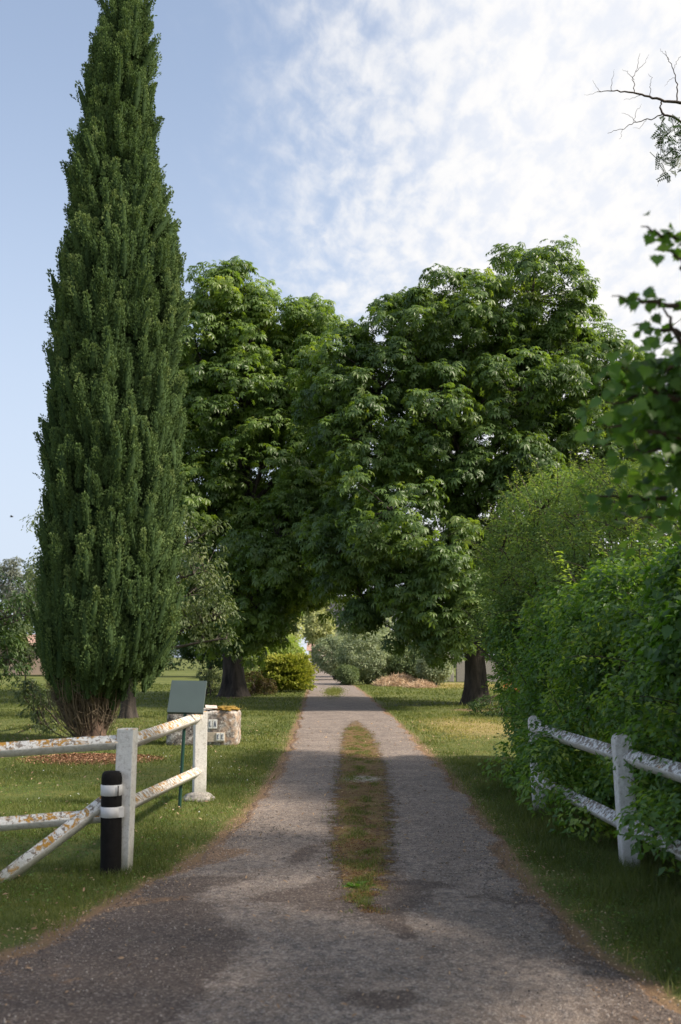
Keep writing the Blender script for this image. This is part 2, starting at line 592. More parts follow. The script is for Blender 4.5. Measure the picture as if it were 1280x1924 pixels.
def road_material():
    m, k, out = new_mat('old_asphalt')
    geo = k.add('ShaderNodeNewGeometry')
    pos = geo.outputs['Position']
    fine = k.noise(pos, 75, 4, 0.85)
    mid = k.noise(pos, 14, 6, 0.72)
    big = k.noise(pos, 1.6, 5, 0.6)
    grit = k.add('ShaderNodeTexVoronoi', i_Scale=95.0)
    k.put(grit.inputs['Vector'], pos)
    base = k.mix(k.step(big, 0.35, 0.65), (0.240, 0.190, 0.158), (0.350, 0.282, 0.236))
    base = k.mix(k.step(mid, 0.42, 0.66), base, (0.140, 0.118, 0.112))
    base = k.mix(k.step(fine, 0.38, 0.54), k.mix(0.62, base, (0.05, 0.043, 0.04)), base)
    base = k.mix(k.math('MULTIPLY', k.step(fine, 0.58, 0.66), 0.85), base, (0.58, 0.52, 0.48))

    chip = k.add('ShaderNodeTexVoronoi', i_Scale=85.0)
    k.put(chip.inputs['Vector'], pos)
    cs = k.add('ShaderNodeSeparateColor')
    k.put(cs.inputs[0], chip.outputs['Color'])
    cv = cs.outputs[0]
    base = k.mix(k.math('MULTIPLY', k.step(cv, 0.84, 0.94), 0.42), base, (0.52, 0.46, 0.42))
    base = k.mix(k.math('MULTIPLY', k.step(cv, 0.24, 0.12), 0.45), base, (0.075, 0.060, 0.054))

    def msk(name, lo, hi, amp, nn):
        at = k.add('ShaderNodeAttribute', attribute_name=name)
        return k.step(k.math('ADD', at.outputs['Fac'], k.math('MULTIPLY', k.math('SUBTRACT', nn, 0.5), amp)), lo, hi)
    n3 = k.noise(pos, 5.5, 6, 0.72, 0.3)
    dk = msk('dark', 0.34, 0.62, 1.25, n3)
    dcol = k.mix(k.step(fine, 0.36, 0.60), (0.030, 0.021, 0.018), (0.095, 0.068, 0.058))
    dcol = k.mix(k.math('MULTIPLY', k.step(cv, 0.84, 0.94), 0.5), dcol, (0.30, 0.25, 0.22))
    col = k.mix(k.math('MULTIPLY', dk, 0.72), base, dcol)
    cn = k.noise(pos, 1.1, 6, 0.62, 0.4)
    crk = k.math('SUBTRACT', 1.0, k.step(k.math('ABSOLUTE', k.math('SUBTRACT', cn, 0.5)), 0.0015, 0.006))
    crk = k.math('MULTIPLY', crk, k.step(k.noise(pos, 0.7, 2), 0.50, 0.60))
    col = k.mix(k.math('MULTIPLY', crk, 0.8), col, (0.03, 0.024, 0.02))
    lt = msk('litter', 0.50, 0.70, 1.7, k.noise(pos, 9, 6, 0.75))
    lcol = k.mix(k.step(k.noise(pos, 60, 4, 0.7), 0.42, 0.6), (0.10, 0.062, 0.038), (0.34, 0.215, 0.135))
    col = k.mix(k.math('MULTIPLY', lt, 0.85), col, lcol)
    ms = msk('moss', 0.46, 0.66, 2.1, k.noise(pos, 6, 7, 0.78))
    mcol = k.ramp(k.noise(pos, 26, 5, 0.7), [(0.34, (0.06, 0.032, 0.018)), (0.47, (0.14, 0.076, 0.038)), (0.57, (0.21, 0.15, 0.055)), (0.68, (0.15, 0.17, 0.05))])
    col = k.mix(ms, col, mcol)
    wh = k.math('MULTIPLY', msk('white', 0.72, 0.80, 2.6, k.noise(pos, 24, 5, 0.8)), 0.8)
    col = k.mix(wh, col, (0.40, 0.38, 0.33))
    bs = k.add('ShaderNodeBsdfPrincipled')
    k.put(bs.inputs['Base Color'], col)
    bs.inputs['Roughness'].default_value = 0.88
    bs.inputs['Specular IOR Level'].default_value = 0.3
    bp = k.add('ShaderNodeBump')
    bp.inputs['Strength'].default_value = 0.9
    bp.inputs['Distance'].default_value = 0.008
    k.put(bp.inputs['Height'], k.math('ADD', k.math('ADD', fine, grit.outputs['Distance']), k.math('MULTIPLY', ms, 2.0)))
    k.put(bs.inputs['Normal'], bp)
    k.put(out.inputs[0], bs)
    return m


# ------------------------------------------------------------------ ground and drive
EL = [(0, 1795), (120, 1740), (190, 1703), (262, 1668), (310, 1642), (380, 1600), (432, 1560), (482, 1500), (520, 1445), (543, 1400), (560, 1350), (570, 1320), (577, 1300), (580, 1280), (580, 1268), (581, 1256), (581, 1249)]
ER = [(1280, 1892), (1200, 1838), (1130, 1788), (1060, 1730), (1010, 1680), (975, 1632), (925, 1560), (880, 1500), (840, 1450), (792, 1400), (742, 1350), (708, 1320), (684, 1300), (655, 1281), (634, 1269), (612, 1257), (597, 1249)]
gl = np.array([G(*p)[:2] for p in EL])
gr_ = np.array([G(*p)[:2] for p in ER])
gl = np.concatenate([[[-7.5, -12], [-5.0, 1.5], [-3.3, 3.6]], gl[gl[:, 1] > 4.2]])
gr_ = np.concatenate([[[6.5, -12], [3.4, 1.0]], gr_])
gl = np.concatenate([gl, [gl[-1] + [-30, 60]]])
gr_ = np.concatenate([gr_, [gr_[-1] + [-30, 60]]])


def edgeL(y):
    return np.interp(y, gl[:, 1], gl[:, 0])


def edgeR(y):
    return np.interp(y, gr_[:, 1], gr_[:, 0])


def blob(x, y, cx, cy, rx, ry, rot=0):
    c, s = math.cos(rot), math.sin(rot)
    a = ((x - cx) * c + (y - cy) * s) / rx
    b = (-(x - cx) * s + (y - cy) * c) / ry
    return np.exp(-(a * a + b * b))


def gblob(x, y, px, py, rx, ry, rot=0):
    g = G(px, py)
    return blob(x, y, g[0], g[1], rx, ry, rot)


def moss_bounds():
    pts = [(1660, 640, 720), (1620, 620, 740), (1560, 622, 740), (1500, 628, 734), (1450, 634, 728), (1400, 640, 710), (1360, 647, 688), (1335, 652, 676)]
    rows = []
    for y, a, b in pts:
        rows.append((G(a, y)[1], G(a, y)[0], G(b, y)[0]))
    return np.array(rows)


MB = moss_bounds()


def build_drive():
    ys = np.concatenate([np.arange(-12, 3, 0.5), np.arange(3, 16, 0.045), np.arange(16, 30, 0.12), np.arange(30, 60, 0.5), np.arange(60, 260, 4.0)])
    nu = 100
    uu = np.linspace(0, 1, nu)
    Y = np.repeat(ys[:, None], nu, 1)
    wob = (vnoise(np.stack([ys * 0 + 3, ys], -1), 1.8, 5, 4) - 0.5) * 0.34
    wob2 = (vnoise(np.stack([ys * 0 + 9, ys], -1), 1.8, 8, 4) - 0.5) * 0.34
    L = edgeL(ys) + wob
    Rr = edgeR(ys) + wob2
    X = L[:, None] + (Rr - L)[:, None] * uu[None]
    Z = 0.006 + 0.012 * np.sin(np.pi * uu)[None] + 0.004 * vnoise(np.stack([X, Y], -1), 2, 1, 2)
    Z = Z - 0.045 * np.clip(1 - np.minimum(uu, 1 - uu) / 0.03, 0, 1)[None]
    x, y = X, Y
    mid_l, mid_r = np.interp(y, MB[:, 0], MB[:, 1]), np.interp(y, MB[:, 0], MB[:, 2])
    inm = np.clip((x - mid_l) / 0.2, -1, 1) * 0.5 + 0.5
    inm *= np.clip((mid_r - x) / 0.2, -1, 1) * 0.5 + 0.5
    fade = np.clip((y - 6.75) / 0.5, 0, 1) * np.clip((30 - y) / 8, 0, 1)
    far_strip = gblob(x, y, 628, 1300, 0.35, 5.0)
    moss = inm * fade + 0.8 * far_strip
    # stains and worn patches that belong to the surface
    c = (mid_l + mid_r) / 2
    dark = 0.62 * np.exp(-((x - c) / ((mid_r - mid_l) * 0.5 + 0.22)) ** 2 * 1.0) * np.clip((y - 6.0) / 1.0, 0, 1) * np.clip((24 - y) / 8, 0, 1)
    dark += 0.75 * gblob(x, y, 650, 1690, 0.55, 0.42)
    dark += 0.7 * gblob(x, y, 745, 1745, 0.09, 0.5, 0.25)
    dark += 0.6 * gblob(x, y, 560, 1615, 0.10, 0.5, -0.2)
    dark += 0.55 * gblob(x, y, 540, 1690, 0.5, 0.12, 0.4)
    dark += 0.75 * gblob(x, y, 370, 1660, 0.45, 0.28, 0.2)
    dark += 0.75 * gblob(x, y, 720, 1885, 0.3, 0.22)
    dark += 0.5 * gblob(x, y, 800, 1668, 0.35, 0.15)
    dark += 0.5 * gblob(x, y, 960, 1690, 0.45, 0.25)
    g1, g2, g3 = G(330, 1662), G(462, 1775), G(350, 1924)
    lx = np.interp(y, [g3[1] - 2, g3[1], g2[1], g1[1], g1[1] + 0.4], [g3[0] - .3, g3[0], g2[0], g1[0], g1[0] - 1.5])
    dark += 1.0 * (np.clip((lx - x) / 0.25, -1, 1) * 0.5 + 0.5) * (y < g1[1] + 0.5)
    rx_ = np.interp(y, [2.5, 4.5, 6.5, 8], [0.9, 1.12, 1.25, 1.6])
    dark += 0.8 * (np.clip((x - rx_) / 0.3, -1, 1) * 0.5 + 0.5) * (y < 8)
    ed = np.minimum(x - L[:, None], Rr[:, None] - x)
    litter = 0.80 * np.exp(-(ed / (0.10 + 0.0 * y)) ** 2) + 0.40 * np.exp(-(ed / 0.30) ** 2)
    litter += 0.9 * gblob(x, y, 400, 1612, 0.55, 0.22, 0.9) + 0.7 * gblob(x, y, 240, 1700, 0.9, 0.12, 0.35)
    litter += 0.45 * gblob(x, y, 60, 1850, 0.8, 0.5, 0.3)
    white = 0.98 * gblob(x, y, 680, 1466, 0.40, 0.55) * (inm > 0.2)
    nr = len(ys)
    idx = np.arange(nr * nu).reshape(nr, nu)
    q = np.stack([idx[:-1, :-1], idx[:-1, 1:], idx[1:, 1:], idx[1:, :-1]], -1).reshape(-1, 4)
    V = np.stack([X, Y, Z], -1).reshape(-1, 3)
    me = raw_mesh('driveway', V, [q], {'moss': moss.ravel(), 'dark': dark.ravel(), 'litter': litter.ravel(), 'white': white.ravel()}, True)
    o = link('driveway', me, road_material())
    tag(o, kind='structure')


build_drive()


def build_ground():
    xs = np.concatenate([[-1500, -600, -250, -120, -70], np.arange(-40, -8, 1.0), np.arange(-8, 8, 0.16), np.arange(8, 40, 1.0), [70, 120, 250, 600, 1500]])
    ys = np.concatenate([[-300, -60, -20], np.arange(-8, 2, 1.0), np.arange(2, 30, 0.16), np.arange(30, 90, 1.0), [100, 130, 170, 250, 400, 800, 2500]])
    X, Y = np.meshgrid(xs, ys)
    xy = np.stack([X, Y], -1)
    el, er = edgeL(Y), edgeR(Y)
    ed = np.maximum(el - X, X - er)
    Z = np.clip(ed, 0, 1) * 0.035 * vnoise(xy, 0.9, 3, 3) - 0.012
    bare = 0.75 * np.exp(-(np.clip(ed, 0, 9) / 0.12) ** 2)
    cyp = G(175, 1398)
    bare += 0.6 * blob(X, Y, cyp[0], cyp[1] - 0.5, 0.9, 0.8)
    g = G(905, 1335)
    bare += 0.9 * blob(X, Y, g[0], g[1], 1.2, 1.4)
    g = G(435, 1312)
    bare += 0.8 * blob(X, Y, g[0], g[1], 1.2, 1.6)
    bare += 0.8 * np.clip(0.9 - ((X - 2.6) / 0.5) ** 2, 0, 1) * (Y < 15)
    dry = 0.9 * gblob(X, Y, 860, 1288, 4.5, 9) + 0.85 * gblob(X, Y, 890, 1365, 1.5, 4.5) + 0.4 * gblob(X, Y, 1000, 1320, 3, 6) + 0.35 * gblob(X, Y, 60, 1318, 5, 3)  # dry patches, plus sunlight on the right lawn painted as yellow
    nr, nc = X.shape
    idx = np.arange(nr * nc).reshape(nr, nc)
    q = np.stack([idx[:-1, :-1], idx[:-1, 1:], idx[1:, 1:], idx[1:, :-1]], -1).reshape(-1, 4)
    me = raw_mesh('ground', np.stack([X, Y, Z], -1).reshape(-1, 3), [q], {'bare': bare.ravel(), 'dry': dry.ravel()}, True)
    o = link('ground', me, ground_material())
    tag(o, kind='structure')


build_ground()

# ------------------------------------------------------------------ leaf templates
def T(verts, faces):
    d = {}
    for f in faces:
        d.setdefault(len(f), []).append(f)
    return np.array(verts, float), [np.array(x) for x in d.values()]


def simple_leaf(wd=0.5, fold=0.12, curl=0.1):
    return T([(0, 0, 0), (0.45, wd / 2, fold), (1, 0, -curl), (0.45, -wd / 2, fold)], [(0, 2, 1), (0, 3, 2)])


def long_leaf():
    return T([(0, 0, 0), (0.3, 0.17, 0.05), (0.7, 0.15, 0.0), (1, 0, -0.15), (0.7, -0.15, 0.0), (0.3, -0.17, 0.05)], [(0, 3, 2, 1), (0, 5, 4, 3)])


def palmate():
    V, Fs = [], []
    for a, l in ((0, 1.0), (42, 0.95), (-42, 0.95), (88, 0.75), (-88, 0.75), (140, 0.45), (-140, 0.45)):
        ar = R(a)
        c, s = math.cos(ar), math.sin(ar)
        w_ = 0.18 * (0.6 + 0.4 * l)
        b = len(V)
        for (t, ww, zz) in ((0.05, 0, 0), (0.62, w_, -0.10), (1.0, 0, -0.50), (0.62, -w_, -0.10), (0.5, 0, -0.12)):
            tt = t * l
            V.append((c * tt - s * ww, s * tt + c * ww, zz * l))
        Fs += [(b, b + 4, b + 1), (b + 4, b + 2, b + 1), (b, b + 3, b + 4), (b + 4, b + 3, b + 2)]
    return T(V, Fs)


def lobed():
    pts = [(0, 0), (-0.08, 0.22), (0.12, 0.30), (0.10, 0.52), (0.32, 0.38), (0.45, 0.50), (0.58, 0.30), (0.72, 0.26), (0.75, 0.14), (1.0, 0)]
    V = [(x, y, 0.10 * abs(y) * 2 - 0.22 * x * x) for x, y in pts]
    n = len(V)
    V += [(x, -y, 0.10 * abs(y) * 2 - 0.22 * x * x) for x, y in pts[1:-1]]
    V.append((0.5, 0, -0.06))
    c = len(V) - 1
    ring = list(range(n)) + [n + i for i in range(len(pts) - 3, -1, -1)]
    return T(V, [(c, ring[(i + 1) % len(ring)], ring[i]) for i in range(len(ring))])


def spray():
    """small upright conifer tuft: three slim crossing blades"""
    V, Fs = [], []
    for a, lean, h in ((0, 0.0, 1.0), (65, 0.35, 0.8), (130, -0.35, 0.85)):
        c, s = math.cos(R(a)), math.sin(R(a))
        b = len(V)
        for (x, z) in ((0, 0), (0.2, 0.5), (0.0, 1.0), (-0.2, 0.5)):
            xx = x + lean * z
            V.append((c * xx, s * xx, z * h))
        Fs += [(b, b + 1, b + 2, b + 3)]
    return T(V, Fs)


def blade():
    return T([(-0.5, 0, 0), (0.5, 0, 0), (0.38, 0.10, 0.5), (-0.38, 0.10, 0.5), (0, 0.38, 1.0)], [(0, 1, 2, 3), (3, 2, 4)])


def pinnate():
    V, Fs = [], []
    for i in range(7):
        x = 0.15 + i * 0.13
        for sgn in (1, -1):
            b = len(V)
            l = 0.28 * (1 - 0.06 * i)
            V += [(x, 0, 0), (x + 0.09, sgn * l * 0.5, 0.02), (x + 0.06, sgn * l, -0.04), (x - 0.03, sgn * l * 0.5, 0.02)]
            Fs += [(b, b + 1, b + 2, b + 3)]
    b = len(V)
    V += [(0, -0.008, 0), (1, -0.004, -0.05), (1, 0.004, -0.05), (0, 0.008, 0)]
    Fs += [(b, b + 1, b + 2, b + 3)]
    return T(V, Fs)


LEAF, LONG, PALM, LOBE, SPRAY, BLADE, PINN = simple_leaf(), long_leaf(), palmate(), lobed(), spray(), blade(), pinnate()

# ------------------------------------------------------------------ generic foliage
UP = np.array([0, 0, 1.0])


def sph(rng, n):
    return unit(rng.normal(size=(n, 3)))


def clump_centres(ells, n, rng, lo=0.72, hi=1.0, inner=0.68):
    """points over the outer shell of a union of ellipsoids (each (c, r))"""
    C = np.array([e[0] for e in ells], float)
    Rr = np.array([e[1] for e in ells], float)
    area = (Rr[:, 0] * Rr[:, 1] + Rr[:, 1] * Rr[:, 2] + Rr[:, 0] * Rr[:, 2])
    out, o2 = [], []
    while len(out) < n:
        i = rng.choice(len(C), p=area / area.sum())
        d = sph(rng, 1)[0]
        p = C[i] + Rr[i] * d * rng.uniform(lo, hi)
        q = np.linalg.norm((p - C) / Rr, axis=1)
        q[i] = 9
        if q.min() < inner or p[2] < 0.05:
            continue
        out.append(p)
        o2.append(unit(d / Rr[i]))
    return np.array(out), np.array(o2)


def leaves_on(Pt, tmpl, cen, outd, rad, per, size, rng, flat=0.6, droop=0.0, up=0.6, tlo=0.2, thi=0.7, svar=0.3):
    n = len(cen)
    idx = np.repeat(np.arange(n), per)
    d = sph(rng, len(idx))
    d = unit(d + 0.55 * outd[idx] + np.array([0, 0, 0.25]))
    rr = rad[idx] * rng.uniform(0.25, 1.0, len(idx)) ** 0.5
    off = d * rr[:, None] * np.array([1, 1, flat])
    pos = cen[idx] + off
    nr = unit(d * 0.6 + UP * up + rng.normal(size=d.shape) * 0.35)
    ax = unit(d * np.array([1, 1, 0.2]) + rng.normal(size=d.shape) * 0.35 + np.array([0, 0, -droop]))
    rot = frames(ax, nr)
    scl = size * rng.uniform(1 - svar, 1 + svar, len(idx))
    base = rng.uniform(tlo, thi, n)[idx]
    tint = np.clip(base + rng.normal(size=len(idx)) * 0.12, 0, 1)
    keep = pos[:, 2] > 0.02
    Pt.scatter(tmpl, pos[keep], rot[keep], scl[keep], tint[keep])


def trunk_mesh(Pt, base, top, r0, r1, rng, flare=1.6, sides=20, n=14, ridge=0.08):
    base, top = np.array(base, float), np.array(top, float)
    t = np.linspace(0, 1, n)
    th = np.linspace(0, 2 * math.pi, sides, endpoint=False)
    ph = rng.uniform(0, 6, 4)
    V = []
    for k in t:
        c = base + (top - base) * k + np.array([math.sin(k * 4 + ph[0]), math.cos(k * 3 + ph[1]), 0]) * r0 * 0.15 * k
        r = r0 + (r1 - r0) * k + r0 * (flare - 1) * math.exp(-k * n * 0.55)
        m = 1 + ridge * (np.sin(th * 5 + ph[2] + k * 2) + 0.6 * np.sin(th * 8 + ph[3])) * (1 + 1.2 * math.exp(-k * 6))
        V.append(np.stack([c[0] + r * m * np.cos(th), c[1] + r * m * np.sin(th), np.full(sides, c[2])], -1))
    V = np.concatenate(V)
    i = np.arange(n - 1)[:, None] * sides
    j = np.arange(sides)[None]
    q = np.stack([i + j, i + (j + 1) % sides, i + sides + (j + 1) % sides, i + sides + j], -1).reshape(-1, 4)
    Pt.add(V, [q])


def make_tree(name, label, cat, base, fork_z, r0, ells, ncl, rad, per, size, tmpl, leafmat, barkmat, seed,
              flat=0.6, droop=0.15, up=0.6, lo=0.72, inner=0.68, twigs=True, group=None, tlo=0.2, thi=0.7, lean=(0, 0), extra=None, crown='crown', mid=None):
    rng = np.random.default_rng(seed)
    base = np.array([base[0], base[1], 0.0])
    root = thing(name, label, cat, base, group)
    C = np.array([e[0] for e in ells], float)
    ztop = max(e[0][2] for e in ells)
    fork = base + np.array([lean[0], lean[1], fork_z])
    TP = Parts()
    trunk_mesh(TP, base + np.array([0, 0, -0.1]), fork, r0, r0 * 0.72, rng)
    # leader and limbs
    axis_top = np.array([C[:, 0].mean() * 0.5 + fork[0] * 0.5, C[:, 1].mean() * 0.5 + fork[1] * 0.5, ztop])
    lead = curve3(fork - [0, 0, 0.3], (fork + axis_top) / 2 + rng.normal(size=3) * 0.3, axis_top, 10)
    tube(TP, lead, np.linspace(r0 * 0.72, 0.05 + r0 * 0.05, 10), 9)
    nodes = [lead[3:]]
    for c in C:
        k = np.clip((c[2] - fork[2]) / max(0.1, ztop - fork[2]) * 0.75 - 0.12, 0, 0.85)
        s = lead[int(k * 9)]
        midp = (s + c) / 2 + np.array([0, 0, 0.12]) * np.linalg.norm(c - s) + rng.normal(size=3) * 0.15
        cv = curve3(s, midp, c, 8)
        tube(TP, cv, np.linspace(r0 * 0.30, r0 * 0.07 + 0.01, 8), 6)
        nodes.append(cv[2:])
    nodes = np.concatenate(nodes)
    cen, outd = clump_centres(ells, ncl, rng, lo, 1.0, inner)
    if mid:
        c2, o2 = clump_centres([(e[0], np.array(e[1]) * 0.62) for e in ells], mid, rng, 0.3, 1.0, 0.0)
        cen, outd = np.concatenate([cen, c2]), np.concatenate([outd, o2])
    if extra is not None:
        cen = np.concatenate([cen, extra[0]])
        outd = np.concatenate([outd, extra[1]])
    if twigs:
        for c in cen:
            j = np.argmin(((nodes - c) ** 2).sum(1) + 3.0 * np.clip(nodes[:, 2] - c[2], 0, 99))
            s = nodes[j]
            m_ = (s + c) / 2 + np.array([0, 0, 0.08]) * np.linalg.norm(c - s)
            tube(TP, curve3(s, m_, c, 5), np.linspace(0.035, 0.008, 5) * (0.4 + r0), 4)
    TP.build('trunk', barkmat, root, True)
    CP = Parts()
    rads = rng.uniform(rad[0], rad[1], len(cen))
    leaves_on(CP, tmpl, cen, outd, rads, per, size, rng, flat, droop, up, tlo, thi, 0.42)
    CP.build(crown, leafmat, root)
    return root, cen, outd


def E(px, py, dep, rx, ry, ryd=None):
    """ellipsoid that covers a disc of the photo at a depth: radii given in photo pixels"""
    c = P(px, py, dep)
    s = dep / F
    a, b = rx * s, ry * s
    return (c, np.array([a, (ryd if ryd else a), b]))


# ------------------------------------------------------------------ horse chestnuts
gR = G(895, 1326)
gL = G(436, 1309)
dR, dL = gR[1], gL[1]
print('depths', dR, dL, G(175, 1396), G(372, 1503), G(230, 1637))
er = [E(1000, 565, dR, 125, 85, 2.2), E(870, 610, dR, 130, 95, 2.4), E(770, 650, dR, 95, 105, 2.0), E(1090, 660, dR, 90, 95, 2.0),
      E(690, 700, dR - 0.5, 80, 90, 1.8), E(960, 740, dR - 1.2, 150, 110, 2.2), E(1130, 760, dR, 85, 90, 1.8), E(820, 800, dR - 1.2, 140, 110, 2.0),
      E(1080, 850, dR - 0.6, 110, 100, 2.0), E(940, 900, dR - 1.8, 120, 95, 1.8), E(700, 830, dR - 1, 85, 80, 1.8), E(1010, 980, dR - 0.8, 110, 95, 2.0),
      E(735, 960, dR - 3.0, 90, 100, 1.5), E(800, 1040, dR - 3.4, 90, 90, 1.4), E(845, 1130, dR - 3.2, 55, 75, 1.2), E(770, 1140, dR - 2.4, 55, 60, 1.2),
      E(1000, 1090, dR, 90, 80, 1.8), E(680, 1090, dR + 0.5, 55, 55, 1.5), E(905, 1080, dR - 1.2, 70, 90, 1.6), E(1170, 900, dR + 0.5, 60, 100, 1.6),
      E(650, 1030, dR - 1, 55, 60, 1.3), E(690, 1135, dR - 0.5, 40, 42, 1.0), E(750, 1190, dR - 1.5, 45, 36, 1.0), E(620, 1110, dR + 1, 45, 45, 1.0), E(830, 1195, dR - 2.6, 50, 38, 1.0), E(960, 1150, dR - 0.5, 60, 50, 1.2), E(880, 1175, dR + 1.5, 70, 45, 1.2),
      E(900, 700, dR + 3.0, 170, 130, 2.0), E(1030, 880, dR + 3.2, 140, 130, 2.0), E(800, 900, dR + 3.0, 120, 110, 2.0), E(660, 1000, dR + 3.5, 80, 80, 1.8), E(900, 1060, dR + 3.0, 90, 90, 1.6)]
make_tree('chestnut_tree', 'broad dark horse chestnut right of the drive, limbs reaching over the road', 'tree', gR, 2.6, 0.40,
          er + [E(640, 690, dR + 1, 60, 70, 1.6), E(625, 780, dR + 1, 50, 70, 1.6), E(1140, 690, dR + 1, 45, 50, 1.4), E(1190, 790, dR + 1, 50, 60, 1.4)], 860, (0.38, 0.98), 56, 0.20, PALM, M['chestnut'], M['bark'], 11, flat=0.78, droop=0.35, up=0.75, mid=240)
el_ = [E(425, 575, dL, 70, 75, 2.0), E(490, 640, dL, 90, 75, 2.2), E(585, 630, dL, 50, 80, 1.6), E(370, 660, dL, 80, 90, 2.0), E(560, 730, dL - 1, 75, 80, 1.8),
       E(450, 760, dL - 1, 110, 90, 2.2), E(350, 800, dL, 90, 110, 2.2), E(600, 830, dL - 1, 70, 75, 1.8), E(490, 880, dL - 1.5, 110, 90, 2.0),
       E(390, 950, dL - 1, 90, 100, 2.0), E(590, 960, dL - 2, 80, 85, 1.8), E(520, 1010, dL - 3.0, 80, 60, 1.5), E(530, 1075, dL - 3.4, 75, 55, 1.3), E(480, 1140, dL - 2.5, 60, 50, 1.3),
       E(400, 1080, dL - 1, 70, 70, 1.8), E(590, 1090, dL - 0.5, 55, 45, 1.3), E(645, 780, dL, 40, 90, 1.4), E(370, 1150, dL, 50, 50, 1.2), E(470, 1190, dL - 1.5, 45, 34, 1.0), E(530, 1140, dL - 1.5, 40, 40, 1.0), E(420, 1170, dL + 1.5, 60, 50, 1.2),
       E(470, 720, dL + 3, 120, 130, 2.0), E(470, 930, dL + 3, 120, 110, 2.0), E(500, 1090, dL + 3, 90, 60, 1.8)]
make_tree('chestnut_tree', 'tall brighter green horse chestnut on the left of the drive behind the cypress', 'tree', gL, 3.2, 0.46,
          el_, 680, (0.45, 1.12), 54, 0.23, PALM, M['chestnut_light'], M['bark'], 12, flat=0.78, droop=0.35, up=0.75, mid=200)


# ------------------------------------------------------------------ cypress
def build_cypress():
    rng = np.random.default_rng(3)
    base = G(172, 1398)
    D = base[1]
    root = thing('cypress_tree', 'very tall narrow dark cypress standing alone on the left lawn', 'tree', base)
    prof = [(-330, 246, 252), (-200, 226, 266), (-90, 210, 278), (0, 197, 285), (60, 176, 290), (105, 163, 297), (150, 157, 299), (200, 150, 302), (250, 141, 302), (300, 127, 302), (350, 123, 309), (400, 120, 324),
            (440, 119, 342), (500, 106, 347), (560, 94, 346), (650, 91, 351), (750, 80, 352), (850, 73, 352), (950, 71, 350), (1050, 66, 347), (1130, 60, 347), (1190, 55, 345), (1230, 58, 335), (1265, 82, 300), (1290, 110, 240)]
    rows = []
    for y, a, b in prof:
        A, B = P(a, y, D), P(b, y, D)
        rows.append((A[2], (A[0] + B[0]) / 2, max(0.03, (B[0] - A[0]) / 2 - 0.03)))
    rows = np.array(rows)[::-1]
    zz, cx, rr = rows[:, 0], rows[:, 1], rows[:, 2]

    def surf(z, th):
        c = np.interp(z, zz, cx)
        r = np.interp(z, zz, rr)
        q = np.stack([np.cos(th) * 2, np.sin(th) * 2, z * 0.8], -1)
        r = r * (0.92 + 0.26 * (vnoise(q, 1.3, 4, 3) - 0.5))
        return c, r
    # plumes
    NP = 3700
    z = np.interp(rng.uniform(0, 1, NP * 3), np.linspace(0, 1, 200), np.linspace(zz[0], zz[-1], 200))
    keep = rng.uniform(0, rr.max(), len(z)) < np.interp(z, zz, rr) + 0.1
    z = z[keep][:NP]
    NP = len(z)
    th = rng.uniform(0, 2 * math.pi, NP)
    c, r = surf(z, th)
    out = np.stack([np.cos(th), np.sin(th), np.zeros(NP)], -1)
    ln = rng.uniform(0.35, 0.95, NP) * np.interp(z, [zz[0], zz[-1] - 1.5, zz[-1]], [1.0, 0.9, 0.45])
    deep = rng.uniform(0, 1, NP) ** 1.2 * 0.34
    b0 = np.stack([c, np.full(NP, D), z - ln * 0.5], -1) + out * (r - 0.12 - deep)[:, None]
    ax = unit(UP + out * rng.uniform(0.03, 0.30, NP)[:, None] + rng.normal(size=(NP, 3)) * 0.12)
    wid = rng.uniform(0.060, 0.140, NP) * (0.6 + 0.4 * np.clip(r / 1.2, 0, 1))
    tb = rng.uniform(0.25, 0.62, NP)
    per = 175
    idx = np.repeat(np.arange(NP), per)
    t = rng.uniform(0, 1, len(idx)) ** 0.85
    rad = wid[idx] * (np.sin(np.pi * np.clip(t * 0.8 + 0.15, 0, 1)) ** 0.7)
    d = sph(rng, len(idx))
    d = unit(d - (d * ax[idx]).sum(1, keepdims=True) * ax[idx])
    pos = b0[idx] + ax[idx] * (t * ln[idx])[:, None] + d * (rad * rng.uniform(0.60, 1.0, len(idx)))[:, None]
    # keep a few real gaps near the thin top as in the photo
    dirn = unit(ax[idx] * 1.0 + d * 0.60 + rng.normal(size=d.shape) * 0.25)
    rot = frames_z(dirn, rng)
    sl = rng.uniform(0.038, 0.070, len(idx))
    scl = np.stack([sl * 0.75, sl * 0.75, sl], -1)
    tint = np.clip(tb[idx] + 0.42 * (t - 0.5) - deep[idx] * 0.8 + 0.1 + rng.normal(size=len(idx)) * 0.07, 0, 1)  # set-back plumes and bases darker, tips lighter: shading painted into the colour
    CP = Parts()
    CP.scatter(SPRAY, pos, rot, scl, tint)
    # each plume has a dense body under its sprays, tinted dark as painted shade
    nb, ns = 7, 8
    tb_ = np.linspace(0, 1, nb)
    rb = (np.sin(np.pi * np.clip(tb_ * 0.8 + 0.15, 0, 1)) ** 0.7) * 0.60
    ab = np.linspace(0, 2 * math.pi, ns, endpoint=False)
    bv = np.stack([np.outer(rb, np.cos(ab)), np.outer(rb, np.sin(ab)), np.repeat(tb_[:, None], ns, 1)], -1).reshape(-1, 3)
    ii_ = np.arange(nb - 1)[:, None] * ns
    jj_ = np.arange(ns)[None]
    bq = np.stack([ii_ + jj_, ii_ + (jj_ + 1) % ns, ii_ + ns + (jj_ + 1) % ns, ii_ + ns + jj_], -1).reshape(-1, 4)
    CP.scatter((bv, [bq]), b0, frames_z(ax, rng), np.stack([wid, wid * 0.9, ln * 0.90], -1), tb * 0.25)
    # loose wisps along the outline
    NW = 70
    zw = rng.uniform(zz[0] + 0.5, zz[-1] - 0.4, NW)
    tw = rng.uniform(0, 2 * math.pi, NW)
    cw, rw = surf(zw, tw)
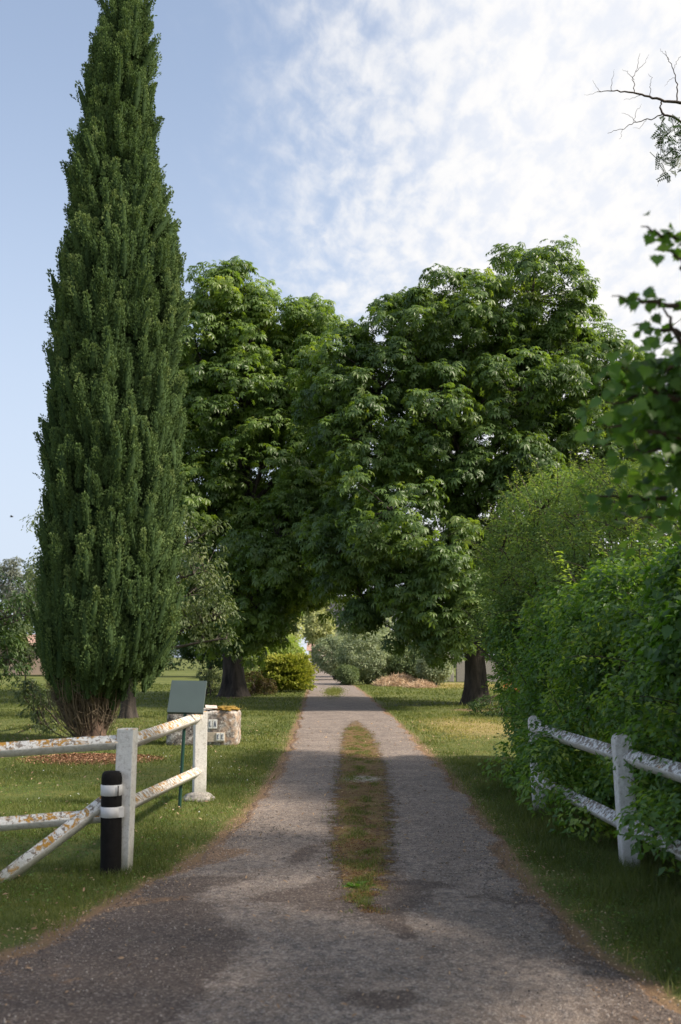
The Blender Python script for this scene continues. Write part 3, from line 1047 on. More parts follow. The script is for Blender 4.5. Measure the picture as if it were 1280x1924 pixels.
    ow = np.stack([np.cos(tw), np.sin(tw), np.zeros(NW)], -1)
    bw = np.stack([cw, np.full(NW, D), zw], -1) + ow * (rw - 0.08)[:, None]
    aw = unit(UP * 0.8 + ow * rng.uniform(0.4, 0.9, NW)[:, None] + rng.normal(size=(NW, 3)) * 0.2)
    iw = np.repeat(np.arange(NW), 26)
    tt = rng.uniform(0, 1, len(iw))
    lw = rng.uniform(0.22, 0.42, NW)
    pw = bw[iw] + aw[iw] * (tt * lw[iw])[:, None] + rng.normal(size=(len(iw), 3)) * (0.035 * (1.1 - tt))[:, None]
    CP.scatter(SPRAY, pw, frames_z(aw[iw] + rng.normal(size=(len(iw), 3)) * 0.3, rng), rng.uniform(0.04, 0.075, len(iw))[:, None] * np.array([[0.5, 0.5, 1.0]]), rng.uniform(0.3, 0.6, len(iw)))
    # inner foliage mass
    zc = np.linspace(zz[0] + 0.12, zz[-1] - 0.5, 90)
    tc_ = np.linspace(0, 2 * math.pi, 40, endpoint=False)
    Zg, Tg = np.meshgrid(zc, tc_, indexing='ij')
    cg, rg = surf(Zg.ravel(), Tg.ravel())
    rg = np.clip(rg * 0.74 - 0.12, 0.03, 9) + 0.08 * (vnoise(np.stack([np.cos(Tg.ravel()) * 3, np.sin(Tg.ravel()) * 3, Zg.ravel() * 3], -1), 2, 9, 2) - .5)
    V = np.stack([cg + rg * np.cos(Tg.ravel()), D + rg * np.sin(Tg.ravel()), Zg.ravel()], -1)
    i = np.arange(89)[:, None] * 40
    j = np.arange(40)[None]
    q = np.stack([i + j, i + (j + 1) % 40, i + 40 + (j + 1) % 40, i + 40 + j], -1).reshape(-1, 4)
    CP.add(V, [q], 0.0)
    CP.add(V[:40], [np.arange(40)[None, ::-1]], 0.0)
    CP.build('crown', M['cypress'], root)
    # trunk of fused stems
    TP = Parts()
    trunk_mesh(TP, G(178, 1400) + [0, 0, -0.1], P(168, 1250, D), 0.20, 0.18, rng, 1.35, 22, 14, 0.10)
    for k in range(4):
        a = k * 1.6 + 1.9
        p0 = np.array([base[0] + 0.12 * math.cos(a), D + 0.12 * math.sin(a), -0.05])
        p2 = np.array([base[0] + 0.45 * math.cos(a), D + 0.45 * math.sin(a), 1.6])
        tube(TP, curve3(p0, (p0 + p2) / 2 + [0.1 * math.cos(a), 0.1 * math.sin(a), -0.1], p2, 8), np.linspace(0.07, 0.04, 8), 8)
    TP.build('trunk', M['bark_red'], root, True)
    # bare basket of dead twigs under the crown
    DP = Parts()
    cl = base[0] - 0.16
    for k in range(520):
        a = rng.uniform(0, 2 * math.pi)
        hz = rng.uniform(0.95, 1.55)
        rad_ = rng.uniform(0.25, 0.80)
        z0 = rng.uniform(0.02, 0.7)
        p0 = np.array([base[0] + 0.18 * math.cos(a), D + 0.18 * math.sin(a), z0])
        p2 = np.array([cl + rad_ * math.cos(a), D + rad_ * math.sin(a), hz])
        p1 = np.array([cl + rad_ * 0.85 * math.cos(a), D + rad_ * 0.85 * math.sin(a), z0 + 0.18]) + rng.normal(size=3) * 0.08
        cv = curve3(p0, p1, p2, 9) + np.cumsum(rng.normal(size=(9, 3)) * 0.012, 0)
        tube(DP, cv, np.linspace(0.011, 0.003, 9) * rng.uniform(0.6, 1.4), 4)
        for _ in range(2):
            m = rng.integers(3, 8)
            e = cv[m] + rng.normal(size=3) * 0.16
            tube(DP, curve3(cv[m], (cv[m] + e) / 2 + rng.normal(size=3) * 0.04, e, 4), np.linspace(0.005, 0.002, 4), 3)
    DP.build('dead_twigs', M['twig'], root)


build_cypress()

# ------------------------------------------------------------------ hedge shrubs on the right


def shrub(name, label, cat, base, ells, ncl, rad, per, size, tmpl, mat, seed, bark='bark_dark', flat=0.8, up=0.45, droop=0.1, stems=5,
          shoots=0, shoot_mat=None, group=None, tlo=0.2, thi=0.7, lo=0.78, inner=0.72, low_cut=None, core=0):
    rng = np.random.default_rng(seed)
    root = thing(name, label, cat, (base[0], base[1], 0), group)
    cen, outd = clump_centres(ells, ncl, rng, lo, 1.0, inner)
    if core:
        c2, o2 = clump_centres([(e[0], np.array(e[1]) * 0.72) for e in ells], core, rng, 0.5, 1.0, 0.2)
        cen, outd = np.concatenate([cen, c2]), np.concatenate([outd, o2])
    SP = Parts()
    C = np.array([e[0] for e in ells], float)
    nodes = []
    for c, e_ in zip(C, ells):
        for _ in range(stems if max(e_[1]) > 0.42 or low_cut else 0):
            b = np.array([c[0], c[1], -0.03]) + np.append(rng.normal(size=2) * 0.18, 0)
            if low_cut is not None:
                b = np.array([base[0], base[1], 0]) + np.append(rng.normal(size=2) * 0.15, 0)
            e = c + rng.normal(size=3) * 0.25
            cv = curve3(b, (b + e) / 2 + rng.normal(size=3) * 0.15, e, 7)
            tube(SP, cv, np.linspace(0.03, 0.012, 7), 5)
            nodes.append(cv[1:])
    nodes = np.concatenate(nodes)
    for c in cen[::2]:
        s = nodes[np.argmin(((nodes - c) ** 2).sum(1))]
        tube(SP, curve3(s, (s + c) / 2 + rng.normal(size=3) * 0.05, c, 4), np.linspace(0.010, 0.003, 4), 3)
    LP = Parts()
    rads = rng.uniform(rad[0], rad[1], len(cen))
    leaves_on(LP, tmpl, cen, outd, rads, per, size, rng, flat, droop, up, tlo, thi)
    if shoots:   # long thin shoots that break the outline
        k = rng.choice(len(cen), shoots)
        for i in k:
            d = unit(outd[i] + UP * rng.uniform(0.3, 1.3) + rng.normal(size=3) * 0.3)
            L = rng.uniform(0.25, 0.65)
            a = cen[i] + outd[i] * 0.05
            e = a + d * L + np.array([0, 0, -0.08 * L])
            cv = curve3(a, a + d * L * 0.5 + UP * 0.06, e, 6)
            tube(SP, cv, np.linspace(0.006, 0.002, 6), 3)
            m = int(L * 55)
            tt = rng.uniform(0.1, 1, m)
            pos = a + (e - a) * tt[:, None] + rng.normal(size=(m, 3)) * 0.02
            ax = unit(d + rng.normal(size=(m, 3)) * 0.9)
            LP.scatter(tmpl, pos, frames(ax, UP + rng.normal(size=(m, 3)) * 0.5), size * rng.uniform(0.6, 1.0, m), rng.uniform(thi - 0.1, min(1, thi + 0.25), m))
    SP.build('stem', M[bark], root, True)
    LP.build('foliage', mat, root)
    return root


hB = [((3.75, 15.2, 1.3), (1.25, 1.5, 1.4)), ((3.75, 14.4, 1.9), (1.45, 1.5, 1.2)), ((3.50, 12.6, 1.3), (1.2, 1.5, 1.4)), ((3.75, 12.2, 1.9), (1.4, 1.6, 0.9)),
      ((3.40, 10.2, 1.25), (1.15, 1.5, 1.3)), ((3.60, 10.0, 1.9), (1.3, 1.6, 0.85)), ((3.35, 8.0, 1.15), (1.04, 1.3, 1.2)), ((3.55, 8.2, 1.75), (1.08, 1.4, 0.8)), ((3.4, 6.2, 1.0), (1.0, 1.1, 1.05)),
      ((3.15, 7.2, 0.45), (0.75, 1.6, 0.5)), ((3.15, 9.8, 0.45), (0.78, 1.6, 0.5)), ((3.1, 12.2, 0.45), (0.8, 1.6, 0.5)),
      E(982, 1440, 12.2, 26, 62, 0.35), E(1085, 1470, 9.7, 40, 42, 0.30), E(1105, 1535, 9.2, 32, 30, 0.25), E(1060, 1400, 10.2, 44, 40, 0.40), E(1035, 1440, 10.0, 22, 50, 0.25), E(1240, 1430, 7.4, 38, 26, 0.22), E(1235, 1555, 7.2, 34, 36, 0.22)]
shrub('hedge', 'long dark green hedge growing through the white fence on the right', 'hedge', (3.6, 11), hB, 1900, (0.18, 0.36), 84, 0.066, LEAF, M['hedge'], 21, bark='bark_dark',
      shoots=260, tlo=0.18, thi=0.85, core=350)
hA = [E(985, 1090, 15.0, 75, 120, 1.3), E(1010, 1010, 15.5, 78, 92, 1.5), E(1100, 1030, 14.0, 100, 95, 1.6), E(1190, 1040, 12.5, 95, 95, 1.5), E(1290, 1050, 11.0, 100, 95, 1.5), E(1050, 940, 16.0, 60, 52, 1.0),
      E(1080, 1110, 12.8, 80, 80, 1.1), E(1180, 1120, 11.2, 80, 75, 1.0), E(945, 1160, 15.0, 40, 70, 0.9), E(1240, 950, 12.0, 80, 70, 1.2), E(1140, 930, 14.0, 60, 55, 1.1)]
shrub('feathery_shrub', 'tall light green feathery shrub rising above the dark hedge beside the right chestnut', 'shrub', (4.3, 14.2), hA, 1000, (0.14, 0.30), 52, 0.055, LONG, M['feather'], 22,
      shoots=520, tlo=0.2, thi=0.8, low_cut=True, stems=3, core=140)
hC = [((3.0, 7.3, 1.55), (0.52, 0.7, 0.75)), ((3.15, 6.4, 1.5), (0.6, 0.7, 0.8)), ((3.15, 7.9, 2.15), (0.5, 0.6, 0.5))]
shrub('maple_shrub', 'shrub with larger lobed leaves at the right edge in front of the hedge', 'shrub', (3.2, 7.0), hC, 190, (0.16, 0.30), 34, 0.085, LOBE, M['maple'], 23,
      shoots=12, tlo=0.1, thi=0.6, low_cut=True, stems=3, droop=0.5)


# overhanging maple branches close to the camera
def near_tree():
    rng = np.random.default_rng(31)
    b = np.array([2.95, 3.9, 0.0])
    root = thing('maple_tree', 'near tree reaching blurred lobed leaves in from the right edge above the hedge', 'tree', b)
    TP, LP = Parts(), Parts()
    trunk_mesh(TP, b + [0, 0, -0.1], b + [0.05, 0, 2.2], 0.10, 0.07, rng, 1.4, 12, 10)
    lead = curve3(b + [0.05, 0, 2.1], b + [0.1, 0, 3.6], b + [0.3, 0.1, 6.4], 10)
    tube(TP, lead, np.linspace(0.07, 0.02, 10), 7)

    def branch(pts, dep, n, seed, sz=0.072, spread=0.05, r0=0.008):
        pts = [P(x, y, dd) for (x, y), dd in zip(pts, dep)]
        k = np.linspace(0, len(pts) - 1, 6 * len(pts))
        A = np.array(pts)
        cv = np.stack([np.interp(k, np.arange(len(A)), A[:, i]) for i in range(3)], -1)
        cv[1:-1] += rng.normal(size=cv[1:-1].shape) * 0.006
        start = lead[np.argmin(((lead - cv[0]) ** 2).sum(1))]
        tube(TP, np.concatenate([curve3(start, (start + cv[0]) / 2 + [0, 0, 0.1], cv[0], 6)[:-1], cv]), np.linspace(0.02, 0.002, 5 + len(cv)), 5)
        n = int(n * 1.5)
        t = rng.uniform(0, 1, n) ** 1.0
        ii = np.clip((t * (len(cv) - 1)).astype(int), 0, len(cv) - 1)
        pos = cv[ii] + rng.normal(size=(n, 3)) * spread
        ax = unit(rng.normal(size=(n, 3)) * 0.6 + np.array([-0.4, -0.2, -0.6]))
        nr = unit(UP * 0.5 + np.array([0.0, -0.6, 0]) + rng.normal(size=(n, 3)) * 0.5)
        LP.scatter(LOBE, pos, frames(ax, nr), sz * 0.78 * rng.uniform(0.6, 1.15, n), np.clip(rng.normal(0.48, 0.2, n), 0, 1))
    branch([(1330, 470), (1270, 445), (1205, 425)], (3.4, 3.3, 3.2), 14, 1, 0.06, 0.02)
    branch([(1330, 520), (1290, 505), (1255, 470)], (3.4, 3.3, 3.2), 8, 1, 0.06, 0.02)
    branch([(1340, 590), (1250, 570), (1150, 556)], (3.4, 3.3, 3.2), 17, 1, 0.062, 0.022)
    branch([(1340, 650), (1270, 625), (1195, 610)], (3.5, 3.4, 3.3), 18, 1, 0.065, 0.026)
    branch([(1340, 690), (1275, 640), (1240, 560)], (3.5, 3.4, 3.3), 14, 1, 0.06, 0.03)
    branch([(1340, 690), (1240, 690), (1130, 690)], (3.7, 3.6, 3.5), 30, 1, 0.065, 0.035)
    branch([(1340, 760), (1220, 740), (1130, 765)], (3.7, 3.6, 3.5), 60, 1, 0.07, 0.06)
    branch([(1340, 840), (1230, 810), (1110, 800)], (3.7, 3.6, 3.5), 60, 1, 0.07, 0.05)
    branch([(1340, 760), (1270, 740), (1200, 720)], (3.8, 3.7, 3.6), 70, 1, 0.07, 0.07)
    branch([(1350, 880), (1270, 850), (1190, 850)], (3.8, 3.7, 3.6), 70, 1, 0.07, 0.06)
    branch([(1340, 930), (1220, 940), (1095, 930)], (4.0, 3.9, 3.8), 55, 1, 0.066, 0.04)
    branch([(1340, 980), (1270, 960), (1180, 980)], (4.0, 3.9, 3.8), 35, 1, 0.066, 0.05)
    branch([(1340, 720), (1290, 700), (1235, 700)], (3.8, 3.7, 3.6), 90, 1, 0.078, 0.06)
    branch([(1340, 800), (1280, 780), (1200, 800)], (3.9, 3.8, 3.7), 110, 1, 0.078, 0.08)
    branch([(1340, 870), (1290, 850), (1230, 880)], (3.9, 3.8, 3.7), 100, 1, 0.078, 0.08)
    # rest of the crown, unseen to the right and overhead, enlarged to shade the foreground
    cen, od = clump_centres([((3.0, 3.5, 3.6), (1.15, 1.5, 1.2)), ((3.1, 2.6, 2.6), (1.1, 1.3, 1.1)), ((3.3, 4.6, 3.3), (1.2, 1.2, 1.0)), ((3.0, 1.0, 3.2), (1.2, 1.5, 1.5)), ((3.4, 4.6, 6.4), (1.6, 1.8, 1.0)), ((2.9, 2.2, 5.4), (1.8, 1.9, 1.2)), ((4.2, 6.2, 6.9), (1.6, 1.6, 1.0)), ((3.0, 0.3, 5.2), (1.8, 1.9, 1.2)), ((5.5, 6.3, 5.2), (1.5, 2.6, 1.8)), ((5.2, 6.0, 6.4), (1.8, 2.5, 1.2))], 520, rng, 0.5, 1.0, 0.5)
    ok = (cen[:, 0] / np.maximum(cen[:, 1], 0.1) > 0.36 + 0.75 / np.maximum(cen[:, 1], 0.1)) | (cen[:, 2] > 3.4 + 0.80 * cen[:, 1])
    cen, od = cen[ok], od[ok]
    leaves_on(LP, LOBE, cen, od, np.full(len(cen), 0.42), 34, 0.10, rng, 0.8, 0.4, 0.5, 0.2, 0.7)
    for c in cen[::2]:
        s = lead[np.argmin(((lead - c) ** 2).sum(1))]
        tube(TP, curve3(s, (s + c) / 2 + [0, 0, 0.1], c, 5), np.linspace(0.014, 0.004, 5), 4)
    TP.build('trunk', M['bark_dark'], root, True)
    LP.build('crown', M['maple'], root)


near_tree()


# bare branched tree, top right
def ash_tree():
    rng = np.random.default_rng(5)
    D = 12.0
    b = np.array([5.6, D, 0.0])
    root = thing('ash_tree', 'half bare tree whose thin dead twigs enter at the upper right corner', 'tree', b)
    TP, LP = Parts(), Parts()
    trunk_mesh(TP, b + [0, 0, -0.1], b + [0.1, 0, 4.5], 0.16, 0.11, rng, 1.5, 12, 10)
    top = P(1345, 150, D)
    lead = curve3(b + [0.1, 0, 4.4], b + [0.2, 0, 7.0], top + [0.5, 0, 0.2], 12)
    tube(TP, lead, np.linspace(0.11, 0.03, 12), 7)

    def br(pts, r0, r1, dz=0.0):
        A = np.array([P(x, y, D + dz * i / len(pts)) for i, (x, y) in enumerate(pts)])
        k = np.linspace(0, len(A) - 1, 4 * len(A))
        cv = np.stack([np.interp(k, np.arange(len(A)), A[:, i]) for i in range(3)], -1)
        cv[1:-1] += rng.normal(size=cv[1:-1].shape) * 0.006
        tube(TP, cv, np.linspace(r0, r1, len(cv)) * 0.62, 5)
        return cv
    main = [(1400, 215), (1330, 200), (1280, 192), (1245, 188), (1215, 180), (1180, 172), (1150, 170), (1122, 172)]
    sub = [
        ([(1245, 188), (1240, 205), (1247, 215), (1265, 220), (1290, 235), (1340, 240)], 0.018, 0.03),
        ([(1245, 215), (1225, 222), (1195, 228), (1170, 242), (1142, 250)], 0.014, 0.004),
        ([(1192, 175), (1190, 150), (1197, 128), (1203, 100)], 0.010, 0.003), ([(1192, 150), (1180, 135), (1170, 130)], 0.006, 0.002), ([(1195, 135), (1212, 118), (1220, 102)], 0.006, 0.002),
        ([(1150, 170), (1150, 150), (1155, 130)], 0.007, 0.002), ([(1130, 172), (1120, 162), (1114, 150)], 0.005, 0.002), ([(1124, 172), (1110, 177), (1098, 178)], 0.004, 0.002),
        ([(1205, 178), (1188, 184), (1172, 188)], 0.006, 0.002), ([(1222, 180), (1222, 160), (1225, 145), (1218, 138)], 0.007, 0.002),
        ([(1272, 192), (1274, 165), (1268, 140), (1258, 112), (1250, 95)], 0.016, 0.004), ([(1266, 130), (1275, 110), (1290, 95)], 0.006, 0.003), ([(1258, 112), (1245, 96), (1240, 92)], 0.005, 0.002),
        ([(1270, 145), (1258, 150), (1250, 162)], 0.005, 0.002),
        ([(1190, 228), (1198, 208), (1206, 195)], 0.006, 0.002), ([(1195, 228), (1180, 215), (1168, 212)], 0.005, 0.002), ([(1170, 242), (1168, 255), (1164, 262)], 0.004, 0.002),
        ([(1247, 215), (1243, 240), (1240, 275), (1243, 300), (1248, 320)], 0.010, 0.003), ([(1262, 222), (1270, 250), (1268, 290)], 0.010, 0.004),
        ([(1248, 318), (1240, 335), (1236, 350)], 0.004, 0.002), ([(1215, 222), (1205, 240), (1190, 240)], 0.005, 0.002)]
    br(main, 0.045, 0.006)
    for s in sub:
        br(*s)
    n = 130
    px = rng.uniform(1236, 1300, n)
    py = rng.uniform(225, 330, n)
    py = np.where((px < 1250) & (py > 240), py * 0.7 + 80, py)
    pos = np.array([P(a, b_, D + rng.uniform(-0.3, 0.3)) for a, b_ in zip(px, py)])
    LP.scatter(PINN, pos, frames(unit(rng.normal(size=(n, 3)) * 0.6 + [-.1, -.2, -0.7]), np.array([0, -0.5, 0.5]) + rng.normal(size=(n, 3)) * 0.8), rng.uniform(0.10, 0.20, n), rng.uniform(0.1, 0.6, n))
    cen, od = clump_centres([((6.6, 12.5, 8.2), (1.2, 1.8, 1.8)), ((6.3, 11.0, 7.0), (1.0, 1.5, 1.2))], 60, rng, 0.4, 1, 0.2)
    leaves_on(LP, PINN, cen, od, np.full(len(cen), 0.45), 26, 0.22, rng, 0.7, 0.4, 0.4)
    for c in cen:
        s = lead[np.argmin(((lead - c) ** 2).sum(1))]
        tube(TP, curve3(s, (s + c) / 2 + [0, 0, 0.15], c, 5), np.linspace(0.02, 0.005, 5), 4)
    TP.build('trunk', M['bark_dark'], root, True)
    LP.build('crown', M['dark'], root)


ash_tree()

# ------------------------------------------------------------------ fruit trees on the left lawn
gA = G(240, 1350)
dA = gA[1]
ea = [E(375, 1010, dA, 45, 45, 0.8), E(385, 1075, dA, 42, 50, 0.8), E(350, 1120, dA, 50, 60, 1.0), E(400, 1165, dA, 36, 42, 0.7), E(345, 1190, dA, 40, 38, 0.8),
      E(240, 1050, dA + 1, 110, 90, 1.6), E(140, 1080, dA + 1, 80, 80, 1.4), E(100, 990, dA, 32, 42, 0.8), E(90, 1120, dA, 45, 60, 0.9), E(425, 1200, dA - 0.3, 16, 26, 0.3)]
make_tree('apple_tree', 'small pale leaved apple tree drooping out from behind the cypress', 'tree', gA, 1.9, 0.19, ea, 230, (0.22, 0.42), 44, 0.105, LONG, M['apple'], M['bark'], 41,
          flat=0.9, droop=0.7, up=0.3, tlo=0.2, thi=0.75)
eb = [E(-40, 1120, 23, 70, 60, 1.3), E(25, 1170, 23, 45, 40, 0.9), E(-30, 1220, 22.5, 60, 50, 1.1), E(15, 1235, 22, 26, 40, 0.6), E(-110, 1180, 23, 90, 80, 1.6), E(55, 1150, 22.6, 26, 30, 0.5)]
make_tree('apple_tree', 'dark apple tree hanging in at the left edge of the photo', 'tree', P(-110, 1300, 23), 1.6, 0.15, eb, 170, (0.2, 0.4), 44, 0.10, LONG, M['dark'], M['bark'], 42,
          flat=0.9, droop=0.7, up=0.3, tlo=0.4, thi=0.95)
# a low leafy sucker growth by the left side of the cypress
shrub('quince_shrub', 'low leafy shrub tucked against the left foot of the cypress', 'shrub', G(85, 1362)[:2], [E(62, 1312, 21.5, 22, 26, 0.3), E(82, 1345, 21.5, 16, 26, 0.25), E(48, 1292, 21.5, 14, 14, 0.2)], 46, (0.1, 0.2), 22, 0.085, LONG, M['apple'], 43,
      low_cut=True, stems=2, droop=0.6, up=0.3)

# ------------------------------------------------------------------ garden behind
gy = G(487, 1300)
shrub('yellow_shrub', 'upright acid green shrub beside the left chestnut trunk', 'shrub', gy[:2], [E(482, 1250, gy[1], 26, 40, 0.7), E(498, 1262, gy[1], 20, 36, 0.6), E(470, 1272, gy[1] + .3, 20, 28, 0.6)], 150, (0.14, 0.26), 34, 0.10, LEAF, M['bright'], 51, low_cut=True, stems=3, tlo=.2, thi=.75)
gy2 = G(497, 1306)
shrub('barberry_bush', 'low dark red bush at the foot of the acid green shrub', 'shrub', gy2[:2], [E(478, 1285, gy2[1], 24, 22, 0.5), E(503, 1292, gy2[1], 14, 18, 0.4)], 80, (0.12, 0.2), 26, 0.09, LEAF, M['red_twig'], 52, stems=3)
gj = G(545, 1302)


def juniper():
    rng = np.random.default_rng(53)
    D = gj[1]
    root = thing('juniper_bush', 'spreading golden juniper in layered sprays beside the drive', 'shrub', (gj[0], D, 0))
    SP, LP = Parts(), Parts()
    c0 = P(540, 1270, D + 1.2)
    n = 300
    th = rng.uniform(0, 2 * math.pi, n)
    zz = rng.uniform(0.15, 1.75, n)
    rr = 1.30 * np.sqrt(np.clip(1 - ((zz - 0.75) / 1.3) ** 2, 0.1, 1)) * rng.uniform(0.65, 1.05, n)
    tip = np.stack([c0[0] + rr * np.cos(th) * 0.92, c0[1] + rr * np.sin(th), zz], -1)
    for i in range(n):
        b = np.array([c0[0], c0[1], 0.1 + zz[i] * 0.4])
        cv = curve3(b, (b + tip[i]) / 2 + [0, 0, 0.1], tip[i], 6)
        if i % 2 == 0:
            tube(SP, cv, np.linspace(0.02, 0.005, 6), 3)
        m = 70
        t = rng.uniform(0.45, 1.02, m)
        pos = b + (tip[i] - b) * t[:, None] + rng.normal(size=(m, 3)) * [0.13, 0.13, 0.035]
        d = unit(tip[i] - b)
        LP.scatter(SPRAY, pos, frames_z(d + UP * 0.15 + rng.normal(size=(m, 3)) * 0.35, rng), rng.uniform(0.10, 0.17, m), np.clip((t - 0.55) * 1.8 + rng.normal(size=m) * 0.08, 0, 1))
    SP.build('stem', M['bark_dark'], root)
    LP.build('foliage', M['juniper'], root)


juniper()

# shrubs and trees beyond the arch, each with its own crown
bgs = [
    ('garden_shrub', 'rounded mid green shrub between the golden juniper and the pale tree', 'shrub', 530, 1225, 60, 34, 26, 'bright', 0.14),
    ('garden_shrub', 'big grey green bush at the centre under the arch, nearest the drive', 'shrub', 688, 1232, 62, 46, 48, 'olive', 0.13),
    ('garden_shrub', 'mid green bush left of the big grey green bush, at the bend of the drive', 'shrub', 630, 1232, 74, 38, 36, 'olive', 0.14),
    ('garden_shrub', 'dark green bush behind the straw heap', 'shrub', 775, 1250, 62, 48, 28, 'far', 0.14),
    ('garden_shrub', 'small dark bush right of the straw heap next to the chestnut trunk', 'shrub', 815, 1255, 58, 26, 26, 'olive', 0.12),
    ('garden_shrub', 'low round box bush close to the tiny brick stack', 'shrub', 652, 1268, 60, 14, 12, 'far', 0.10),
]
for i, (nm, lb, ct, px, py, dep, rx, ry, mt, sz) in enumerate(bgs):
    rg = np.random.default_rng(70 + i)
    ee = [E(px, py, dep, rx, ry, rx * dep / F)]
    for _ in range(4):
        a = rg.uniform(0, 6.28)
        ee.append(E(px + rx * 0.5 * math.cos(a), py + ry * 0.35 * math.sin(a), dep + rg.uniform(-0.6, 0.6), rx * 0.5, ry * 0.55, rx * 0.6 * dep / F))
    ee = [(np.array([c[0], c[1], max(c[2], r[2] * 0.55)]), r) for c, r in ee]
    b = ee[0][0]
    shrub(nm, lb, ct, b[:2], ee, int(120 + rx * 3), (0.25, 0.5), 46, sz, LEAF, M[mt], 80 + i, stems=2, low_cut=True, shoots=8, core=20)

fts = [
    ('garden_tree', 'sunlit pale yellow green tree seen through the arch left of the drive bend', 588, 1172, 95, 34, 50, 'pale', 0.28, 1252),
    ('garden_tree', 'grey green willow like tree behind the bushes at the centre of the arch', 690, 1195, 84, 55, 42, 'olive', 0.24, 1258),
    ('garden_tree', 'dark tree behind the arch right of the pink house wall', 790, 1190, 95, 60, 50, 'far', 0.28, 1255),
    ('garden_tree', 'dark tree far behind the left chestnut trunk', 395, 1215, 85, 60, 45, 'dark', 0.26, 1258),
    ('garden_tree', 'far green tree right of the right chestnut trunk above the stone wall', 960, 1200, 85, 80, 55, 'far', 0.28, 1256),
    ('garden_tree', 'bushy tree between the arch and the left chestnut, behind the rounded shrub', 515, 1190, 80, 45, 45, 'pale', 0.26, 1260),
    ('poplar_tree', 'hazy grey poplar furthest left on the skyline', 14, 1110, 120, 26, 70, 'silver', 0.32, 1254),
    ('poplar_tree', 'hazy grey poplar just left of the cypress on the skyline', 58, 1130, 115, 26, 55, 'silver', 0.32, 1254),
    ('garden_tree', 'low far tree below the poplars at the left edge', 10, 1200, 90, 60, 38, 'far', 0.28, 1256),
    ('garden_tree', 'far tree hidden low behind the cypress', 130, 1195, 90, 70, 45, 'dark', 0.28, 1256),
    ('garden_tree', 'far tree behind the apple tree', 280, 1195, 90, 70, 45, 'dark', 0.28, 1256),
]
for i, (nm, lb, px, py, dep, rx, ry, mt, sz, by) in enumerate(fts):
    rg = np.random.default_rng(170 + i)
    ee = []
    for _ in range(6):
        a = rg.uniform(0, 6.28)
        q = rg.uniform(0.2, 0.6)
        ee.append(E(px + rx * q * math.cos(a), py + ry * q * math.sin(a), dep + rg.uniform(-1.5, 1.5), rx * 0.55, ry * 0.5, rx * 0.6 * dep / F))
    base = P(px, by, dep)
    thin = nm == 'poplar_tree'
    make_tree(nm, lb, 'tree', base, 1.2, 0.16, ee, 130 if thin else 220, (0.5, 0.9), 26 if thin else 40, sz, LEAF, M[mt], M['bark'], 180 + i, flat=0.8, tlo=0.25, thi=0.75)

# far hedgerow that closes the horizon
def far_hedge():
    rng = np.random.default_rng(9)
    LP = Parts()
    xs = np.arange(-75, 90, 1.1)
    xs = xs[(xs < -9.5) | (xs > -1.5)]
    cen = []
    for x in xs:
        h = 2.6 + 2.2 * vnoise(np.array([[x, 0.0]]), 0.12, 2, 2)[0]
        if x < -9.5:
            h *= 0.75
        for z in np.arange(0.4, h, 0.8):
            cen.append((x + rng.normal() * 0.4, 128 + rng.normal() * 0.9, z))
    cen = np.array(cen)
    od = unit(rng.normal(size=cen.shape) + [0, -0.6, 0.4])
    leaves_on(LP, LEAF, cen, od, rng.uniform(0.9, 1.4, len(cen)), 40, 0.42, rng, 0.8, 0.1, 0.4, 0.1, 0.6)
    o = LP.build('hedgerow', M['dark'])
    tag(o, 'far dark hedgerow closing the view behind the whole garden', 'hedgerow', kind='stuff')


far_hedge()


# ------------------------------------------------------------------ boxes
def bx(bm, cx, cy, cz, sx, sy, sz, rot=0.0, bevel=0.0):
    r = bmesh.ops.create_cube(bm, size=1)
    vs = r['verts']
    bmesh.ops.scale(bm, vec=(sx, sy, sz), verts=vs)
    if bevel:
        es = list({e for v_ in vs for e in v_.link_edges})
        q = bmesh.ops.bevel(bm, geom=es, offset=bevel, segments=2, affect='EDGES', profile=0.6)
        vs = list({v_ for v_ in q['verts']} | {v_ for v_ in vs if v_.is_valid})
    if rot:
        bmesh.ops.rotate(bm, cent=(0, 0, 0), matrix=Matrix.Rotation(rot, 3, 'Z'), verts=vs)
    bmesh.ops.translate(bm, vec=(cx, cy, cz), verts=vs)
    return vs


def bm_obj(name, bm, mat, parent=None, smooth=False):
    me = bpy.data.meshes.new(name)
    bm.normal_update()
    bm.to_mesh(me)
    bm.free()
    if smooth:
        for p in me.polygons:
            p.use_smooth = True
    return link(name, me, mat, parent)


